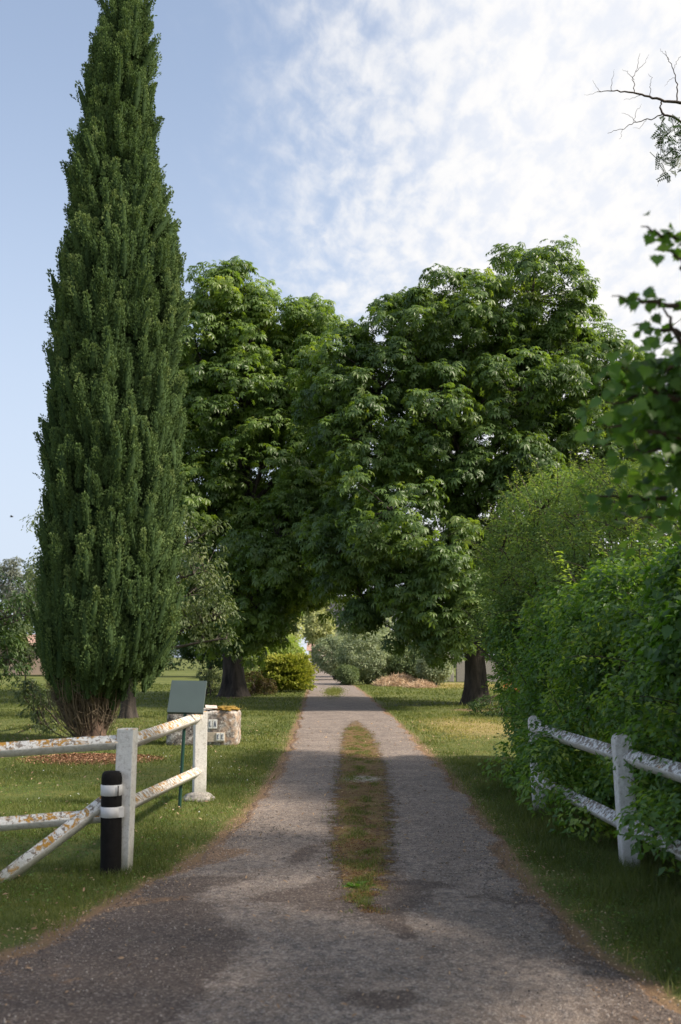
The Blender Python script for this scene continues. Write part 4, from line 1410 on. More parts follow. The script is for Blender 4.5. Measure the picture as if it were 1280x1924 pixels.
def beam(name, a, b, sz, roll, mat, parent, seed=0, seg=14):
    """square rail turned on its edge, slightly worn"""
    rng = np.random.default_rng(seed)
    a, b = np.array(a, float), np.array(b, float)
    d = unit((b - a)[None])[0]
    side = unit(np.cross(d, UP)[None])[0]
    up = np.cross(side, d)
    ring = []
    h, c = sz / 2, sz * 0.07
    for sx, sy in ((1, 1), (-1, 1), (-1, -1), (1, -1)):
        p1, p2 = (sx * h, sy * (h - c)), (sx * (h - c), sy * h)
        ring += [p1, p2] if sx * sy > 0 else [p2, p1]
    ring = np.array(ring)
    cr, sr = math.cos(roll), math.sin(roll)
    ring = ring @ np.array([[cr, sr], [-sr, cr]])
    V = []
    for k in range(seg):
        t = k / (seg - 1)
        j = rng.normal(size=ring.shape) * sz * 0.012
        q = ring + j
        V.append(a + (b - a) * t + q[:, :1] * side + q[:, 1:] * up)
    V = np.concatenate(V)
    i = np.arange(seg - 1)[:, None] * 8
    jx = np.arange(8)[None]
    qd = np.stack([i + jx, i + (jx + 1) % 8, i + 8 + (jx + 1) % 8, i + 8 + jx], -1).reshape(-1, 4)
    Q = Parts()
    Q.add(V, [qd, np.arange(8)[None, ::-1], (np.arange(8) + 8 * (seg - 1))[None]])
    o = Q.build(name, mat, parent)
    bm = bmesh.new()
    bm.from_mesh(o.data)
    bmesh.ops.recalc_face_normals(bm, faces=bm.faces)
    bm.to_mesh(o.data)
    bm.free()
    return o


# ------------------------------------------------------------------ left fence
p1 = G(229, 1637)
p2 = G(374, 1503)
fence = thing('fence', 'white rail fence spotted with orange lichen on the left lawn, turning at its corner post', 'fence', p1)
H1 = 1.09
bm = bmesh.new()
bx(bm, p1[0], p1[1], H1 / 2 - 0.05, 0.135, 0.13, H1 + 0.1, R(-6), 0.008)
for v_ in bm.verts:
    if v_.co.z > 0.5:
        v_.co.x += 0.012
bm_obj('post', bm, M['paint_post'], fence)
H2 = P(373, 1336, p2[1])[2]
bm = bmesh.new()
bx(bm, p2[0], p2[1], H2 / 2 - 0.05, 0.145, 0.15, H2 + 0.1, R(16), 0.010)
bm_obj('post', bm, M['paint_post'], fence)
yl = p1[1] - 0.12
tl0 = P(-160, 1420, yl - 0.25)
tl1 = P(226, 1394, p1[1])
beam('rail', tl0, tl1, 0.086, R(45), M['paint_left'], fence, 1)
beam('rail', P(-160, 1562, yl - 0.25), P(224, 1530, p1[1]), 0.080, R(45), M['paint_left'], fence, 2)
beam('rail', P(245, 1394, p1[1] + 0.05), P(372, 1349, p2[1] - 0.03), 0.092, R(45), M['paint_left'], fence, 3)
beam('rail', P(240, 1512, p1[1] + 0.05), P(371, 1450, p2[1] - 0.03), 0.088, R(45), M['paint_left'], fence, 4)
beam('brace', P(-45, 1690, p1[1] - 0.42), P(212, 1496, p1[1] - 0.02), 0.088, R(45), M['paint_left'], fence, 5)
# off-picture end post of the left run
bm = bmesh.new()
bx(bm, tl0[0], tl0[1], 0.5, 0.13, 0.13, 1.1, 0.1, 0.008)
bm_obj('post', bm, M['paint_post'], fence)
# concrete footing
bm = bmesh.new()
bmesh.ops.create_icosphere(bm, subdivisions=4, radius=1)
for v_ in bm.verts:
    n = vnoise(np.array([[v_.co.x, v_.co.y, v_.co.z]]), 2.5, 3, 3)[0]
    v_.co = Vector((v_.co.x * 0.19, v_.co.y * 0.17, max(v_.co.z, -0.3) * 0.085)) * (0.8 + 0.45 * n)
    v_.co += Vector((p2[0] - 0.01, p2[1] - 0.02, 0.01))
bm_obj('footing', bm, M['concrete'], fence, True)

# ------------------------------------------------------------------ bumper pad leaning on the post
pb = G(208, 1642)
pad = thing('post_protector', 'black foam cylinder with two white bands standing against the corner post', 'post protector', pb)


def lathe(name, prof, cen, mat, parent, sides=28, tilt=(0, 0)):
    Q = Parts()
    th = np.linspace(0, 2 * math.pi, sides, endpoint=False)
    V = []
    for r, z in prof:
        V.append(np.stack([cen[0] + r * np.cos(th) + tilt[0] * z, cen[1] + r * np.sin(th) + tilt[1] * z, np.full(sides, z)], -1))
    V = np.concatenate(V)
    n = len(prof)
    i = np.arange(n - 1)[:, None] * sides
    j = np.arange(sides)[None]
    q = np.stack([i + j, i + (j + 1) % sides, i + sides + (j + 1) % sides, i + sides + j], -1).reshape(-1, 4)
    Q.add(V, [q])
    o = Q.build(name, mat, parent, True)
    return o


r = 0.079
tl = (-0.022, 0.0)
lathe('padding', [(r, 0), (r, 0.1), (r + .002, 0.3), (r, 0.5), (r, 0.72), (r - 0.006, 0.752), (r - 0.022, 0.768), (0.035, 0.772), (0.0, 0.772)], pb, M['rubber'], pad, tilt=tl)
lathe('band', [(r, 0.588), (r + 0.004, 0.590), (r + 0.004, 0.668), (r, 0.670)], pb, M['band'], pad, tilt=tl)
lathe('band', [(r, 0.425), (r + 0.004, 0.427), (r + 0.004, 0.503), (r, 0.505)], pb, M['band'], pad, tilt=tl)
bm = bmesh.new()
bx(bm, pb[0] + 0.072, pb[1] - 0.03, 0.463, 0.045, 0.012, 0.078, R(35), 0.003)
bm_obj('strap_end', bm, M['band'], pad)
bm = bmesh.new()
bx(bm, pb[0] + 0.052, pb[1] - 0.069, 0.628, 0.008, 0.008, 0.078, R(30), 0.002)
bm_obj('buckle', bm, M['rubber'], pad)

# ------------------------------------------------------------------ green board on a pole
ps = G(337, 1519)
brd = thing('lectern_sign', 'blank grey green slanted board on a thin dark green pole behind the left fence', 'sign', ps)
Q = Parts()
tp = P(348, 1340, ps[1])
tube(Q, np.linspace(ps + [0, 0, -0.05], tp + [0, 0, 0.03], 6), 0.019, 12)
Q.build('pole', M['green_paint'], brd, True)
bm = bmesh.new()
vs = bx(bm, 0, 0, 0, 0.405, 0.405, 0.022, 0, 0.004)
vs2 = bx(bm, 0, -0.195, -0.012, 0.40, 0.02, 0.045, 0, 0.003)
me = bpy.data.meshes.new('board')
bmesh.ops.rotate(bm, cent=(0, 0, 0), matrix=Matrix.Rotation(R(58), 3, 'X'), verts=bm.verts)
bmesh.ops.rotate(bm, cent=(0, 0, 0), matrix=Matrix.Rotation(R(1.0), 3, 'Y'), verts=bm.verts)
bmesh.ops.rotate(bm, cent=(0, 0, 0), matrix=Matrix.Rotation(R(-1), 3, 'Z'), verts=bm.verts)
ct = P(352, 1309, ps[1] + 0.08)
bmesh.ops.translate(bm, vec=Vector(ct), verts=bm.verts)
bm_obj('board', bm, M['board'], brd)
bm = bmesh.new()
bx(bm, ct[0] - 0.01, ct[1] + 0.0, ct[2] - 0.07, 0.12, 0.09, 0.02, 0, 0.002)
bm_obj('bracket', bm, M['green_paint'], brd)

# ------------------------------------------------------------------ stone block with letter tiles
sb = G(378, 1402)
stone = thing('stone_block', 'old lichened stone block with enamel letter tiles reading LA and EE behind the left fence', 'stone block', sb)
fy = sb[1]
xl, xr = P(311, 1370, fy)[0], P(446, 1370, fy)[0]
zt = P(400, 1334, fy)[2]
bm = bmesh.new()
bmesh.ops.create_cube(bm, size=2)
bmesh.ops.subdivide_edges(bm, edges=bm.edges, cuts=23, use_grid_fill=True)
for v_ in bm.verts:
    c = np.array(v_.co)
    e = 9.0
    L = (np.abs(c) ** e).sum() ** (1 / e)
    c = c / L
    n = vnoise(c[None] * 1.0, 3.0, 5, 4)[0] - 0.5
    n2 = vnoise(c[None] * 1.0, 9.0, 6, 3)[0] - 0.5
    c = c * (1 + 0.05 * n + 0.035 * n2 * (1 if c[2] > 0.6 or abs(c[0]) > 0.8 else 0.35))
    v_.co = Vector(((xl + xr) / 2 + c[0] * (xr - xl) / 2, fy + 0.42 + c[1] * 0.42, zt / 2 - 0.03 + c[2] * (zt / 2 + 0.03)))
bm_obj('block', bm, M['stone'], stone, True)
sfy = fy - 0.012
bm = bmesh.new()
a, b = P(386, 1394, sfy), P(423, 1376, sfy)
bx(bm, (a[0] + b[0]) / 2, sfy, (a[2] + b[2]) / 2, b[0] - a[0], 0.03, b[2] - a[2], 0, 0.004)
bm_obj('mortar_bed', bm, M['mortar'], stone)


def letter(ch, x0, z0, w_, h_, y):
    bm = bmesh.new()
    t = w_ * 0.2

    def bar(xa, za, xb, zb, th_):
        q = [(xa, za), (xb, zb)]
        d = Vector((xb - xa, 0, zb - za))
        n_ = Vector((-d.z, 0, d.x)).normalized() * th_ / 2
        f = []
        for (X, Z) in q:
            for s in (1, -1):
                f.append(Vector((x0 + X, y, z0 + Z)) + n_ * s)
        vs = [bm.verts.new(f[i]) for i in (0, 1, 3, 2)]
        bm.faces.new(vs)
    if ch == 'L':
        bar(w_ * .3, 0, w_ * .3, h_, t * 1.3)
        bar(w_ * .1, t * .3, w_ * .95, t * .3, t * .6)
        bar(w_ * .08, h_ - t * .2, w_ * .55, h_ - t * .2, t * .4)
        bar(w_ * .9, 0, w_ * .9, h_ * .25, t * .5)
    if ch == 'E':
        bar(w_ * .28, 0, w_ * .28, h_, t * 1.3)
        for z_, l_ in ((0.03, .92), (0.5, .7), (0.97, .88)):
            bar(w_ * .08, h_ * z_, w_ * l_, h_ * z_, t * .6)
        bar(w_ * .88, 0, w_ * .88, h_ * .2, t * .5)
        bar(w_ * .84, h_ * .8, w_ * .84, h_, t * .5)
    if ch == 'A':
        bar(w_ * .14, 0, w_ * .5, h_, t * .7)
        bar(w_ * .86, 0, w_ * .5, h_, t * 1.3)
        bar(w_ * .26, h_ * .32, w_ * .74, h_ * .32, t * .5)
        bar(0, 0.01, w_ * .3, 0.01, t * .4)
        bar(w_ * .68, 0.01, w_, 0.01, t * .4)
    r_ = bmesh.ops.extrude_face_region(bm, geom=bm.faces[:])
    bmesh.ops.translate(bm, vec=(0, -0.003, 0), verts=[g_ for g_ in r_['geom'] if isinstance(g_, bmesh.types.BMVert)])
    bmesh.ops.recalc_face_normals(bm, faces=bm.faces)
    return bm


for ch, x0, x1, y0, y1 in (('L', 391.5, 399.3, 1352, 1369), ('A', 400.0, 408.2, 1352, 1369), ('E', 406.5, 413.4, 1377.5, 1391.5), ('E', 414.2, 421.5, 1377.5, 1391.5)):
    ty = sfy - 0.028
    a, b = P(x0, y1, ty), P(x1, y0, ty)
    w_, h_ = b[0] - a[0], b[2] - a[2]
    bm = bmesh.new()
    bx(bm, a[0] + w_ / 2, ty + 0.012, a[2] + h_ / 2, w_, 0.024, h_, 0, 0.002)
    tle = bm_obj('letter_tile', bm, M['tile'], stone)
    bm_obj('letter', letter(ch, a[0] + w_ * .2, a[2] + h_ * .2, w_ * .6, h_ * .6, ty - 0.001), M['letter'], tle)

# moss cap, with small dry shoots
rng = np.random.default_rng(4)
bm = bmesh.new()
bmesh.ops.create_icosphere(bm, subdivisions=4, radius=1)
mc = P(425, 1333, fy + 0.32)
for v_ in bm.verts:
    n = vnoise(np.array([[v_.co.x, v_.co.y, v_.co.z]]), 4, 3, 3)[0]
    v_.co = Vector((v_.co.x * 0.25, v_.co.y * 0.30, v_.co.z * 0.055)) * (0.65 + 0.7 * n) + Vector((mc[0], mc[1], zt + 0.005))
mossm = plain_mat('golden_moss', (0.24, 0.145, 0.022), 0.95, 0.55, 30)
bm_obj('moss', bm, mossm, stone, True)
Q = Parts()
n = 150
pos = np.stack([mc[0] + rng.normal(size=n) * 0.17, mc[1] + rng.normal(size=n) * 0.15, np.full(n, zt - 0.01)], -1)
Q.scatter(BLADE, pos, frames_z(UP + rng.normal(size=(n, 3)) * 0.4, rng), np.stack([np.full(n, 0.006), np.full(n, 0.05), rng.uniform(0.05, 0.16, n)], -1), rng.uniform(0.5, 1, n))
tag(Q.build('dry_shoots', M['grass'], stone), kind='stuff')
bm = bmesh.new()
tcn = P(397, 1331, fy + 0.10)
bx(bm, 0, 0, 0, 0.22, 0.16, 0.016, 0.2, 0.003)
bmesh.ops.rotate(bm, cent=(0, 0, 0), matrix=Matrix.Rotation(R(16), 3, 'X') @ Matrix.Rotation(R(6), 3, 'Y'), verts=bm.verts)
bmesh.ops.translate(bm, vec=Vector((tcn[0], tcn[1], zt + 0.05)), verts=bm.verts)
tl_ = bm_obj('broken_tile', bm, plain_mat('chalky_tile', (0.62, 0.50, 0.46), 0.6, 0.3, 14))
tag(tl_, 'broken pinkish white tile lying on top of the lettered stone block', 'tile')

# ------------------------------------------------------------------ right fence
q1 = G(1184, 1632)
q2 = G(1014, 1526)
fr = thing('fence', 'white rail fence with rounded posts and flaking paint, overgrown by the right hedge', 'fence', q1)


def round_post(c, h, w_, d_, rot, name='post'):
    bm = bmesh.new()
    prof = [(-w_ / 2, -0.08), (w_ / 2, -0.08)]
    for k in range(11):
        a_ = math.pi * k / 10
        prof.append((w_ / 2 * math.cos(a_), h - w_ / 2 + w_ / 2 * math.sin(a_)))
    f = bm.faces.new([bm.verts.new((x, -d_ / 2, z)) for x, z in prof])
    ex = bmesh.ops.extrude_face_region(bm, geom=[f])
    bmesh.ops.translate(bm, vec=(0, d_, 0), verts=[g_ for g_ in ex['geom'] if isinstance(g_, bmesh.types.BMVert)])
    bmesh.ops.recalc_face_normals(bm, faces=bm.faces)
    bmesh.ops.bevel(bm, geom=[e for e in bm.edges if e.calc_face_angle(0) > 1.2], offset=0.008, segments=2, affect='EDGES')
    bmesh.ops.rotate(bm, cent=(0, 0, 0), matrix=Matrix.Rotation(rot, 3, 'Z'), verts=bm.verts)
    for v_ in bm.verts:
        v_.co.x -= 0.028 * v_.co.z
    bmesh.ops.translate(bm, vec=Vector(c), verts=bm.verts)
    return bm_obj(name, bm, M['paint_right'], fr)


h1 = P(1165, 1378, q1[1])[2]
round_post(q1, h1, 0.13, 0.20, R(-5))
round_post(q2, P(1008, 1345, q2[1])[2], 0.13, 0.19, R(-5))
q0 = q1 + (q1 - q2) * np.array([0.75, 1.0, 1])
round_post(q0, 1.05, 0.13, 0.20, R(-5))
for za, dz_ in ((0.87, 0.0), (0.34, 0.0)):
    off = np.array([-0.03, 0, 0])
    beam('rail', q2 + [0, 0.0, za * 1.02] + off, q1 + [0, 0, za] + off + [0.0, 0.12, 0], 0.098, R(45), M['paint_right'], fr, 11)
    beam('rail', q1 + [0, -0.12, za - 0.005] + off + [0.04, 0, 0], q0 + [0, 0, za], 0.100, R(45), M['paint_right'], fr, 12)

# ------------------------------------------------------------------ grass
def grass():
    rng = np.random.default_rng(77)
    Q = Parts()

    def band(y0, y1, dens, hgt, wid, xl, xr):
        A = (y1 - y0) * (xr - xl)
        n = int(A * dens)
        x = rng.uniform(xl, xr, n)
        y = rng.uniform(y0, y1, n)
        return x, y
    bands = [(3.6, 8.5, 5200, 0.042, 0.0042, -5, 4.2), (8.5, 13, 2600, 0.045, 0.006, -6, 4.6), (13, 20, 950, 0.050, 0.010, -8, 7), (20, 34, 300, 0.055, 0.018, -13, 11), (34, 62, 60, 0.07, 0.04, -20, 18)]
    for (y0, y1, dens, hg, wd, xl, xr) in bands:
        x, y = band(y0, y1, dens, hg, wd, xl, xr)
        vis = np.abs(x) < 0.36 * y + 0.9
        x, y = x[vis], y[vis]
        wob = (vnoise(np.stack([x, y], -1), 4, 11, 3) - 0.5) * 0.38
        el = edgeL(y) + wob
        er2 = edgeR(y) + wob
        ed = np.maximum(el - x, x - er2)
        patch = vnoise(np.stack([x, y], -1), 0.8, 21, 3)
        keep = (ed > -0.02)
        thin = np.clip(ed / 0.30, 0.10, 1)
        thin *= np.clip((patch - 0.28) * 5, 0.35, 1)
        keep &= rng.uniform(0, 1, len(x)) < thin
        x, y, ed, patch = x[keep], y[keep], ed[keep], patch[keep]
        n = len(x)
        h = hg * rng.uniform(0.5, 1.3, n) * (0.7 + 0.8 * patch)
        # longer growth by the fences and under the hedge
        tall = np.exp(-((x - 2.15) / 0.45) ** 2) * (y < 16) * 1.8 + 1.6 * np.exp(-((x - p1[0]) ** 2 + (y - p1[1]) ** 2) / 0.10) + 1.2 * np.exp(-((x - p2[0]) ** 2 + (y - p2[1]) ** 2) / 0.10)
        tall += 1.3 * np.exp(-((y - (p1[1] + 0.1)) / 0.12) ** 2) * (x < p1[0])
        tall += 1.2 * np.exp(-((x - 4.9) ** 2 + (y - 34) ** 2) / 2.0)
        tall += 1.1 * np.exp(-(ed / 0.12) ** 2) * (vnoise(np.stack([x, y], -1), 2.2, 91, 2) > 0.5)
        clump = vnoise(np.stack([x, y], -1), 3.0, 33, 2)
        h = h * (1 + tall * (0.3 + clump))
        w2 = wd * rng.uniform(0.7, 1.3, n)
        lean = rng.normal(size=(n, 3)) * 0.45
        lean[:, 2] = 1
        rot = frames_z(lean, rng)
        z = np.full(n, -0.005)
        tint = np.clip(0.18 + 0.55 * vnoise(np.stack([x, y], -1), 1.6, 41, 3) + rng.normal(size=n) * 0.13, 0, 1)
        dry = gblob(x, y, 880, 1370, 1.6, 5.0) * 0.5 + gblob(x, y, 860, 1288, 4.5, 9) * 0.5  # blades yellowed for dry growth and painted sunlight alike
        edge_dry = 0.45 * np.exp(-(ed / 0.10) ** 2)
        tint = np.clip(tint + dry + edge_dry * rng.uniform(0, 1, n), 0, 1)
        Q.scatter(BLADE, np.stack([x, y, z], -1), rot, np.stack([w2, h, h], -1), tint)
    o = Q.build('grass', M['grass'])
    tag(o, 'mown green lawn grass on both sides of the drive', 'grass', kind='stuff')

    # low clover and weed leaves
    Q = Parts()
    n = 26000
    y = rng.uniform(3.8, 14, n)
    x = rng.uniform(-1, 1, n) * (0.36 * y + 0.5)
    ed = np.maximum(edgeL(y) - x, x - edgeR(y))
    cl = vnoise(np.stack([x, y], -1), 1.5, 55, 3)
    keep = (ed > 0.03) & (rng.uniform(0, 1, n) < np.clip((cl - 0.42) * 6, 0.04, 1))
    x, y = x[keep], y[keep]
    n = len(x)
    Q.scatter(LEAF, np.stack([x, y, rng.uniform(0.01, 0.05, n)], -1), frames(unit(rng.normal(size=(n, 3)) * [1, 1, 0.3]), UP + rng.normal(size=(n, 3)) * 0.35), rng.uniform(0.012, 0.03, n), rng.uniform(0.25, 0.7, n))
    o = Q.build('clover', M['hedge'])
    tag(o, 'low clover and weed leaves mixed into the lawn', 'clover', kind='stuff')

    # daisies
    Q = Parts()
    n = 330
    y = rng.uniform(9, 28, n)
    x = -rng.uniform(0.05, 0.36, n) * y
    cl = vnoise(np.stack([x, y], -1), 0.7, 65, 2)
    keep = (edgeL(y) - x > 0.25) & (cl > 0.48)
    x, y = x[keep], y[keep]
    n = len(x)
    disc = T([(math.cos(a), math.sin(a), 0.1 * (i % 2)) for i, a in enumerate(np.linspace(0, 2 * math.pi, 8, endpoint=False))], [tuple(range(8))])
    Q.scatter(disc, np.stack([x, y, rng.uniform(0.04, 0.07, n)], -1), frames_z(UP + np.array([0, -0.4, 0]) + rng.normal(size=(n, 3)) * 0.3, rng), rng.uniform(0.004, 0.008, n), np.full(n, .5))
    o = Q.build('daisies', M['daisy'])
    tag(o, 'tiny white daisies scattered in the left lawn', 'flowers', kind='stuff')

    # growth along the crown of the drive
    Q = Parts()
    n = 60000
    y = rng.uniform(6.7, 24, n) ** 1.0
    a, b = np.interp(y, MB[:, 0], MB[:, 1]), np.interp(y, MB[:, 0], MB[:, 2])
    x = a + (b - a) * rng.normal(0.5, 0.22, n)
    cl = vnoise(np.stack([x, y * 0.8], -1), 6.5, 75, 3)
    thr = np.interp(y, [6.7, 8, 12, 17, 24], [0.55, 0.44, 0.44, 0.49, 0.56])
    keep = (cl > thr) & (rng.uniform(0, 1, n) < 0.75)
    x, y, cl = x[keep], y[keep], cl[keep]
    n = len(x)
    h = rng.uniform(0.010, 0.030, n) * (0.6 + (cl - 0.46) * 4)
    Q.scatter(BLADE, np.stack([x, y, np.full(n, 0.012)], -1), frames_z(UP + rng.normal(size=(n, 3)) * 0.6, rng), np.stack([rng.uniform(0.004, 0.008, n), h, h], -1), np.clip(rng.normal(0.5, 0.18, n), 0, 1))
    g = G(628, 1300)
    n = 3000
    x = g[0] + rng.normal(size=n) * 0.22
    y = g[1] + rng.normal(size=n) * 3.2
    Q.scatter(BLADE, np.stack([x, y, np.full(n, 0.012)], -1), frames_z(UP + rng.normal(size=(n, 3)) * 0.5, rng), np.stack([np.full(n, 0.03), np.full(n, 0.05), np.full(n, 0.05)], -1), rng.uniform(0.4, 0.8, n))
    o = Q.build('moss_strip', M['grass'])
    tag(o, 'green weeds and moss growing down the middle of the drive', 'weeds', kind='stuff')

    # brown moss and crumbs around the weeds
    Q = Parts()
    n = 42000
    y = 6.6 + 17 * rng.uniform(0, 1, n) ** 1.4
    a, b = np.interp(y, MB[:, 0], MB[:, 1]), np.interp(y, MB[:, 0], MB[:, 2])
    x = (a + b) / 2 + (b - a) * rng.normal(0, 0.34, n)
    cl = vnoise(np.stack([x, y], -1), 5.0, 85, 3)
    keep = cl > 0.44 + 0.25 * np.abs((x - (a + b) / 2) / (b - a))
    x, y = x[keep], y[keep]
    n = len(x)
    Q.scatter(LEAF, np.stack([x, y, rng.uniform(0.014, 0.026, n)], -1), frames(unit(rng.normal(size=(n, 3)) * [1, 1, 0.4]), UP + rng.normal(size=(n, 3)) * 0.5), rng.uniform(0.006, 0.016, n), rng.uniform(0, 1, n))
    o = Q.build('brown_moss', leaf_mat('brown_moss', (0.055, 0.030, 0.016), (0.20, 0.098, 0.042), (0.36, 0.24, 0.09), 0.0, (1, 1, 1), 0.95, 0.1, 3))
    tag(o, 'rusty brown moss and crumbs down the middle of the drive', 'moss', kind='stuff')

    # single weed tuft in front of the strip
    Q = Parts()
    g = G(674, 1670)
    n = 90
    a = rng.uniform(0, 2 * math.pi, n)
    ax = np.stack([np.cos(a), np.sin(a), rng.uniform(0.15, 0.8, n)], -1)
    Q.scatter(long_leaf(), np.array([g[0], g[1], 0.015]) + rng.normal(size=(n, 3)) * [0.03, 0.02, 0.002], frames(ax, UP + rng.normal(size=(n, 3)) * 0.3), rng.uniform(0.035, 0.085, n), rng.uniform(0.4, 0.8, n))
    o = Q.build('weed_tuft', M['maple'])
    tag(o, 'single bright green weed tuft at the near end of the moss strip', 'weed')

    # dry leaf litter and grit along the drive edges
    Q = Parts()
    n = 9000
    y = rng.uniform(3.6, 22, n)
    side = rng.uniform(0, 1, n) < 0.5
    off = rng.normal(size=n) * 0.16
    x = np.where(side, edgeL(y) + off, edgeR(y) + off)
    Q.scatter(LEAF, np.stack([x, y, rng.uniform(0.012, 0.022, n)], -1), frames(unit(rng.normal(size=(n, 3)) * [1, 1, 0.2]), UP + rng.normal(size=(n, 3)) * 0.3), rng.uniform(0.008, 0.022, n), rng.uniform(0, 0.8, n))
    n = 1500
    y = rng.uniform(3.2, 20, n)
    x = edgeL(y) + (edgeR(y) - edgeL(y)) * rng.uniform(0, 1, n)
    Q.scatter(LEAF, np.stack([x, y, np.full(n, 0.024)], -1), frames(unit(rng.normal(size=(n, 3)) * [1, 1, 0.2]), UP + rng.normal(size=(n, 3)) * 0.3), rng.uniform(0.005, 0.012, n), rng.uniform(0, 1, n))
    n = 1800
    y = rng.uniform(4, 26, n)
    x = rng.uniform(-1, 1, n) * (0.36 * y + 0.4)
    Q.scatter(LONG, np.stack([x, y, rng.uniform(0.03, 0.05, n)], -1), frames(unit(rng.normal(size=(n, 3)) * [1, 1, 0.3]), UP + rng.normal(size=(n, 3)) * 0.4), rng.uniform(0.02, 0.05, n) * (0.6 + y / 26), rng.uniform(0, 0.6, n))
    o = Q.build('leaf_litter', M['straw'])
    tag(o, 'dry brown leaf bits along the edges of the drive', 'leaf litter', kind='stuff')

    # loose grit
    bm = bmesh.new()
    bmesh.ops.create_icosphere(bm, subdivisions=1, radius=1)
    ic = (np.array([v_.co[:] for v_ in bm.verts]), [np.array([[v_.index for v_ in f.verts] for f in bm.faces])])
    bm.free()
    Q = Parts()
    n = 14000
    y = 3.0 + 8 * rng.uniform(0, 1, n) ** 1.6
    el, er2 = edgeL(y), edgeR(y)
    x = el + (er2 - el) * rng.uniform(0, 1, n)
    pr = np.exp(-(np.minimum(x - el, er2 - x) / 0.35) ** 2) + 0.25 + 0.5 * (x < -0.6) * (y < 6.5)
    keep = rng.uniform(0, 1, n) < pr
    x, y = x[keep], y[keep]
    n = len(x)
    s = rng.uniform(0.002, 0.006, n)[:, None] * rng.uniform(0.6, 1.3, (n, 3))
    Q.scatter(ic, np.stack([x, y, np.full(n, 0.020)], -1), frames_z(sph(rng, n), rng), s, rng.uniform(0, 1, n))
    m, k, out = new_mat('grit')
    at = k.add('ShaderNodeAttribute', attribute_name='tint')
    bs = k.add('ShaderNodeBsdfPrincipled')
    k.put(bs.inputs['Base Color'], k.ramp(at.outputs['Fac'], [(0, (0.06, 0.05, 0.045)), (0.6, (0.24, 0.20, 0.18)), (1, (0.45, 0.40, 0.36))]))
    bs.inputs['Roughness'].default_value = 0.9
    k.put(out.inputs[0], bs)
    o = Q.build('grit', m)
    tag(o, 'loose pale and dark grit lying on the drive', 'gravel', kind='stuff')


grass()


# ------------------------------------------------------------------ mulch under the cypress, straw heap, small things
def mound(name, label, cat, c, rx, ry, h, mat_s, n, size, seed, soilcol, kind='stuff'):
    rng = np.random.default_rng(seed)
    Q = Parts()
    g = 40
    uu = np.linspace(-1, 1, g)
    X, Y = np.meshgrid(uu, uu)
    rr = np.sqrt(X * X + Y * Y)
    nz = vnoise(np.stack([X, Y], -1), 3, seed, 3)
    Z = h * np.clip(1 - rr, 0, 1) ** 0.7 * (0.5 + nz) - 0.02
    V = np.stack([c[0] + X * rx, c[1] + Y * ry, Z], -1).reshape(-1, 3)
    idx = np.arange(g * g).reshape(g, g)
    q = np.stack([idx[:-1, :-1], idx[:-1, 1:], idx[1:, 1:], idx[1:, :-1]], -1).reshape(-1, 4)
    Q.add(V, [q], 0.25)
    a = rng.uniform(0, 2 * math.pi, n)
    r_ = np.sqrt(rng.uniform(0, 1, n)) * 0.98
    x, y = r_ * np.cos(a), r_ * np.sin(a)
    nz = vnoise(np.stack([x, y], -1), 3, seed, 3)
    z = h * np.clip(1 - r_, 0, 1) ** 0.7 * (0.5 + nz)
    if name == 'straw_heap':
        sl = size * rng.uniform(0.8, 2.4, n)
        Q.scatter(BLADE, np.stack([c[0] + x * rx, c[1] + y * ry, z], -1), frames_z(rng.normal(size=(n, 3)) * [1, 1, 0.45] + [0, 0, 0.15], rng), np.stack([sl * 0.10, sl * 0.3, sl], -1), rng.uniform(0.1, 1, n))
    else:
        Q.scatter(LEAF, np.stack([c[0] + x * rx, c[1] + y * ry, z], -1), frames(unit(rng.normal(size=(n, 3)) * [1, 1, 0.35]), UP + rng.normal(size=(n, 3)) * 0.5), size * rng.uniform(0.5, 1.4, n), rng.uniform(0, 1, n))
    o = Q.build(name, mat_s)
    tag(o, label, cat, kind=kind)
    return o


M['mulch'] = leaf_mat('mulch', (0.10, 0.055, 0.032), (0.26, 0.135, 0.08), (0.42, 0.27, 0.17), 0.0, (1, 1, 1), 0.95, 0.1, 2)
cy = G(172, 1432)
mound('bark_mulch', 'reddish brown mulch spread under the cypress', 'mulch', G(170, 1428), 1.25, 0.95, 0.07, M['mulch'], 5000, 0.035, 3, None)
mound('straw_heap', 'heap of dry tan cuttings on the lawn right of the drive', 'straw heap', G(748, 1289), 1.35, 1.8, 0.62, M['straw'], 6000, 0.16, 5, None)
mound('straw_heap', 'smaller low heap of dry cuttings right of the big heap', 'straw heap', G(790, 1292), 0.9, 1.4, 0.28, M['straw'], 2500, 0.14, 6, None)

bk = G(660, 1279)
stk = thing('brick_stack', 'tiny stack of pinkish bricks on the grass by the drive bend', 'bricks', bk)
rng = np.random.default_rng(8)
for i in range(3):
    for j in range(4 - i):
        bm = bmesh.new()
        bx(bm, bk[0] - 0.45 + j * 0.27 + i * 0.13, bk[1] + rng.normal() * 0.03, 0.10 + i * 0.205, 0.25, 0.3, 0.2, rng.normal() * 0.05, 0.01)
        bm_obj('brick', bm, M['terracotta'], stk)

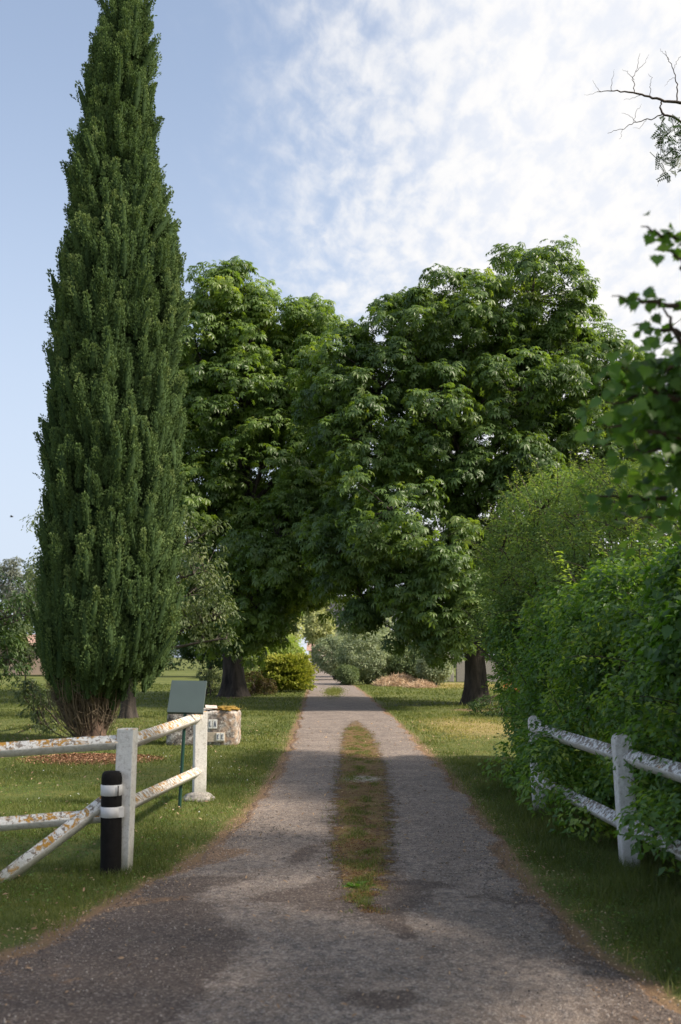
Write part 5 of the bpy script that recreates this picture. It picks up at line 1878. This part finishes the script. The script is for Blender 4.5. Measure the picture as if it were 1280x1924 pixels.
# understorey flowers and weeds at the right chestnut
gw = G(930, 1345)
shrub('weed_patch', 'low leafy weeds at the foot of the right chestnut', 'weeds', gw[:2], [(np.array([gw[0] + 0.1, gw[1], 0.2]), np.array([0.75, 0.9, 0.32])), (np.array([gw[0] + 0.9, gw[1] - 0.5, 0.15]), np.array([0.6, 0.8, 0.28]))], 90, (0.1, 0.22), 30, 0.075, LONG, M['dark'], 61, stems=1, tlo=0.3, thi=0.9)
gs = G(392, 1308)
shrub('rose_shrub', 'small light green shrub left of the left chestnut trunk', 'shrub', gs[:2], [E(402, 1282, gs[1] + 1, 16, 22, 0.5), E(388, 1272, gs[1] + 1, 12, 12, 0.35)], 60, (0.12, 0.22), 26, 0.10, LEAF, M['apple'], 62, stems=2, low_cut=True, tlo=0.4, thi=0.95)
gf = G(975, 1310)
shrub('flower_bush', 'bush with orange flowers showing between the right chestnut trunk and the hedge', 'flowers', gf[:2], [E(968, 1290, gf[1], 18, 14, 0.5), E(990, 1300, gf[1], 14, 10, 0.4)], 50, (0.1, 0.18), 22, 0.07, LEAF, M['orange_flower'], 63, stems=2)
# thin sapling on the left lawn
sp0 = G(46, 1312)
make_tree('sapling', 'thin young tree on the left lawn far behind the fence, near the left edge', 'tree', sp0, 1.3, 0.035, [E(40, 1235, sp0[1], 16, 22, 0.4), E(32, 1215, sp0[1], 12, 14, 0.3)], 60, (0.15, 0.28), 24, 0.10, LEAF, M['apple'], M['bark'], 64)


# ------------------------------------------------------------------ houses and wall far back
def house(name, label, x0, x1, y0, dep, z1, zr, wallm, roofm, wins, chim=None, hip=0.0):
    c = (x0 + x1) / 2
    root = thing(name, label, 'house', (c, y0, 0))
    bm = bmesh.new()
    bx(bm, c, y0 + dep / 2, z1 / 2, x1 - x0, dep, z1)
    # gable wedge
    bm_obj('wall', bm, wallm, root)
    bm = bmesh.new()
    o_ = 0.35
    A = [(x0 - o_, y0 - o_, z1 - 0.05), (x1 + o_, y0 - o_, z1 - 0.05), (x1 + o_, y0 + dep + o_, z1 - 0.05), (x0 - o_, y0 + dep + o_, z1 - 0.05)]
    B = [(x0 - o_ + hip, y0 + dep / 2, zr), (x1 + o_ - hip, y0 + dep / 2, zr)]
    v_ = [bm.verts.new(p) for p in A + B]
    for f in ((0, 1, 5, 4), (2, 3, 4, 5), (1, 2, 5), (3, 0, 4), (3, 2, 1, 0)):
        bm.faces.new([v_[i] for i in f])
    rf = bm_obj('roof', bm, roofm, root)
    if chim:
        bm = bmesh.new()
        bx(bm, chim, y0 + dep / 2, zr + 0.1, 0.8, 0.6, 1.6)
        bm_obj('chimney', bm, wallm, rf)
    for (wx, wz, ww, wh) in wins:
        bm = bmesh.new()
        bx(bm, wx, y0 - 0.02, wz, ww, 0.10, wh)
        wn = bm_obj('window', bm, M['window'], root)
        bm = bmesh.new()
        bx(bm, wx, y0 - 0.10, wz - wh / 2 - 0.05, ww + 0.3, 0.16, 0.1)
        bm_obj('sill', bm, M['wall_white'], wn)
    return root


D1 = 150
a = P(607, 1240, D1)[0]
b = P(735, 1240, D1)[0]
house('house', 'house with dark slate roof and pinkish wall glimpsed through the top of the arch', a, b, D1, 9, P(650, 1178, D1)[2], P(650, 1128, D1)[2] + 1.0, M['wall_pink'], M['roof_dark'],
      [(a + 3 + 3 * i, 4.3, 1.1, 1.5) for i in range(3)], chim=b - 0.9)
D2 = 165
a = P(580, 1240, D2)[0]
b = P(606, 1240, D2)[0]
house('garden_house', 'tiny pale outbuilding with a faded red roof at the end of the drive', a, b, D2, 5, P(590, 1222, D2)[2], P(590, 1208, D2)[2], M['wall_white'], M['roof_red'], [((a + b) / 2, 1.4, 0.8, 1.1)])
D3 = 95
a = P(18, 1240, D3)[0]
b = P(90, 1240, D3)[0]
house('house', 'pinkish rendered house low behind the trees at the left edge', a, b, D3, 7, P(50, 1212, D3)[2], P(50, 1190, D3)[2], M['wall_pink'], M['roof_red'], [(a + 1.2, 1.8, 0.8, 1.2)])


def stone_wall():
    rng = np.random.default_rng(12)
    y = 68.0
    x0, x1 = P(835, 1250, y)[0], P(1120, 1250, y)[0]
    root = thing('stone_wall', 'grey garden wall with a pier behind the right chestnut', 'wall', (x0, y, 0))
    bm = bmesh.new()
    bx(bm, (x0 + x1) / 2 + 0.5, y, 0.7, x1 - x0 - 0.6, 0.45, 1.4, 0, 0.03)
    bm_obj('wall', bm, M['concrete'], root)
    bm = bmesh.new()
    bx(bm, x0 + 0.3, y, 1.0, 0.62, 0.62, 2.0, 0, 0.04)
    bm_obj('pier', bm, M['concrete'], root)


stone_wall()

# ------------------------------------------------------------------ cables and bird
for i, (pa, pb_) in enumerate((((1172, 676, 46), (1420, 478, 30)), ((1180, 690, 46), (1420, 508, 30)))):
    A, B = P(*pa), P(*pb_)
    t = np.linspace(0, 1, 16)[:, None]
    cv = A + (B - A) * t
    cv[:, 2] -= 0.5 * (t * (1 - t))[:, 0] * 4 * 0.4
    cv = np.concatenate([[A + (A - B) * 0.6], cv])
    Q = Parts()
    tube(Q, cv, 0.011, 5)
    o = Q.build('overhead_cable', M['wire'], None, True)
    tag(o, ('upper' if i == 0 else 'lower') + ' of two thin cables rising to the right beside the right chestnut', 'cable', 'overhead cables')

# pole that carries the cables, beyond the right edge of the picture
pp = P(1420, 492, 30)
up_ = thing('utility_pole', 'wooden utility pole carrying the two cables right of the chestnut', 'utility pole', (pp[0], pp[1], 0))
Q = Parts()
tube(Q, np.linspace([pp[0], pp[1], -0.2], [pp[0], pp[1], pp[2] + 0.9], 8), np.linspace(0.16, 0.11, 8), 10)
Q.build('pole', M['bark'], up_, True)
bm = bmesh.new()
bx(bm, pp[0], pp[1], pp[2] + 0.35, 1.6, 0.1, 0.12, 0.4, 0.01)
bm_obj('crossarm', bm, M['bark'], up_)

bp_ = P(22, 971, 60)
brdo = thing('bird', 'tiny dark bird flying in the sky left of the cypress', 'bird', bp_)
bm = bmesh.new()
bmesh.ops.create_icosphere(bm, subdivisions=2, radius=1)
for v_ in bm.verts:
    t = v_.co.x
    k = 1 - 0.35 * t * t - 0.2 * t
    v_.co = Vector((bp_[0] + t * 0.13, bp_[1] + v_.co.y * 0.035 * k, bp_[2] + v_.co.z * 0.035 * k))
bm_obj('body', bm, M['bird'], brdo, True)
for sgn in (1, -1):
    bm = bmesh.new()
    pts = [(0.05, 0.02, 0.01), (-0.04, 0.02, 0.01), (-0.06, 0.12, 0.07), (-0.03, 0.22, 0.05), (0.03, 0.12, 0.08)]
    top_ = [bm.verts.new((bp_[0] + x, bp_[1] + sgn * y, bp_[2] + z)) for x, y, z in pts]
    f = bm.faces.new(top_)
    ex = bmesh.ops.extrude_face_region(bm, geom=[f])
    bmesh.ops.translate(bm, vec=(0, 0, 0.006), verts=[g_ for g_ in ex['geom'] if isinstance(g_, bmesh.types.BMVert)])
    bm_obj('wing', bm, M['bird'], brdo)
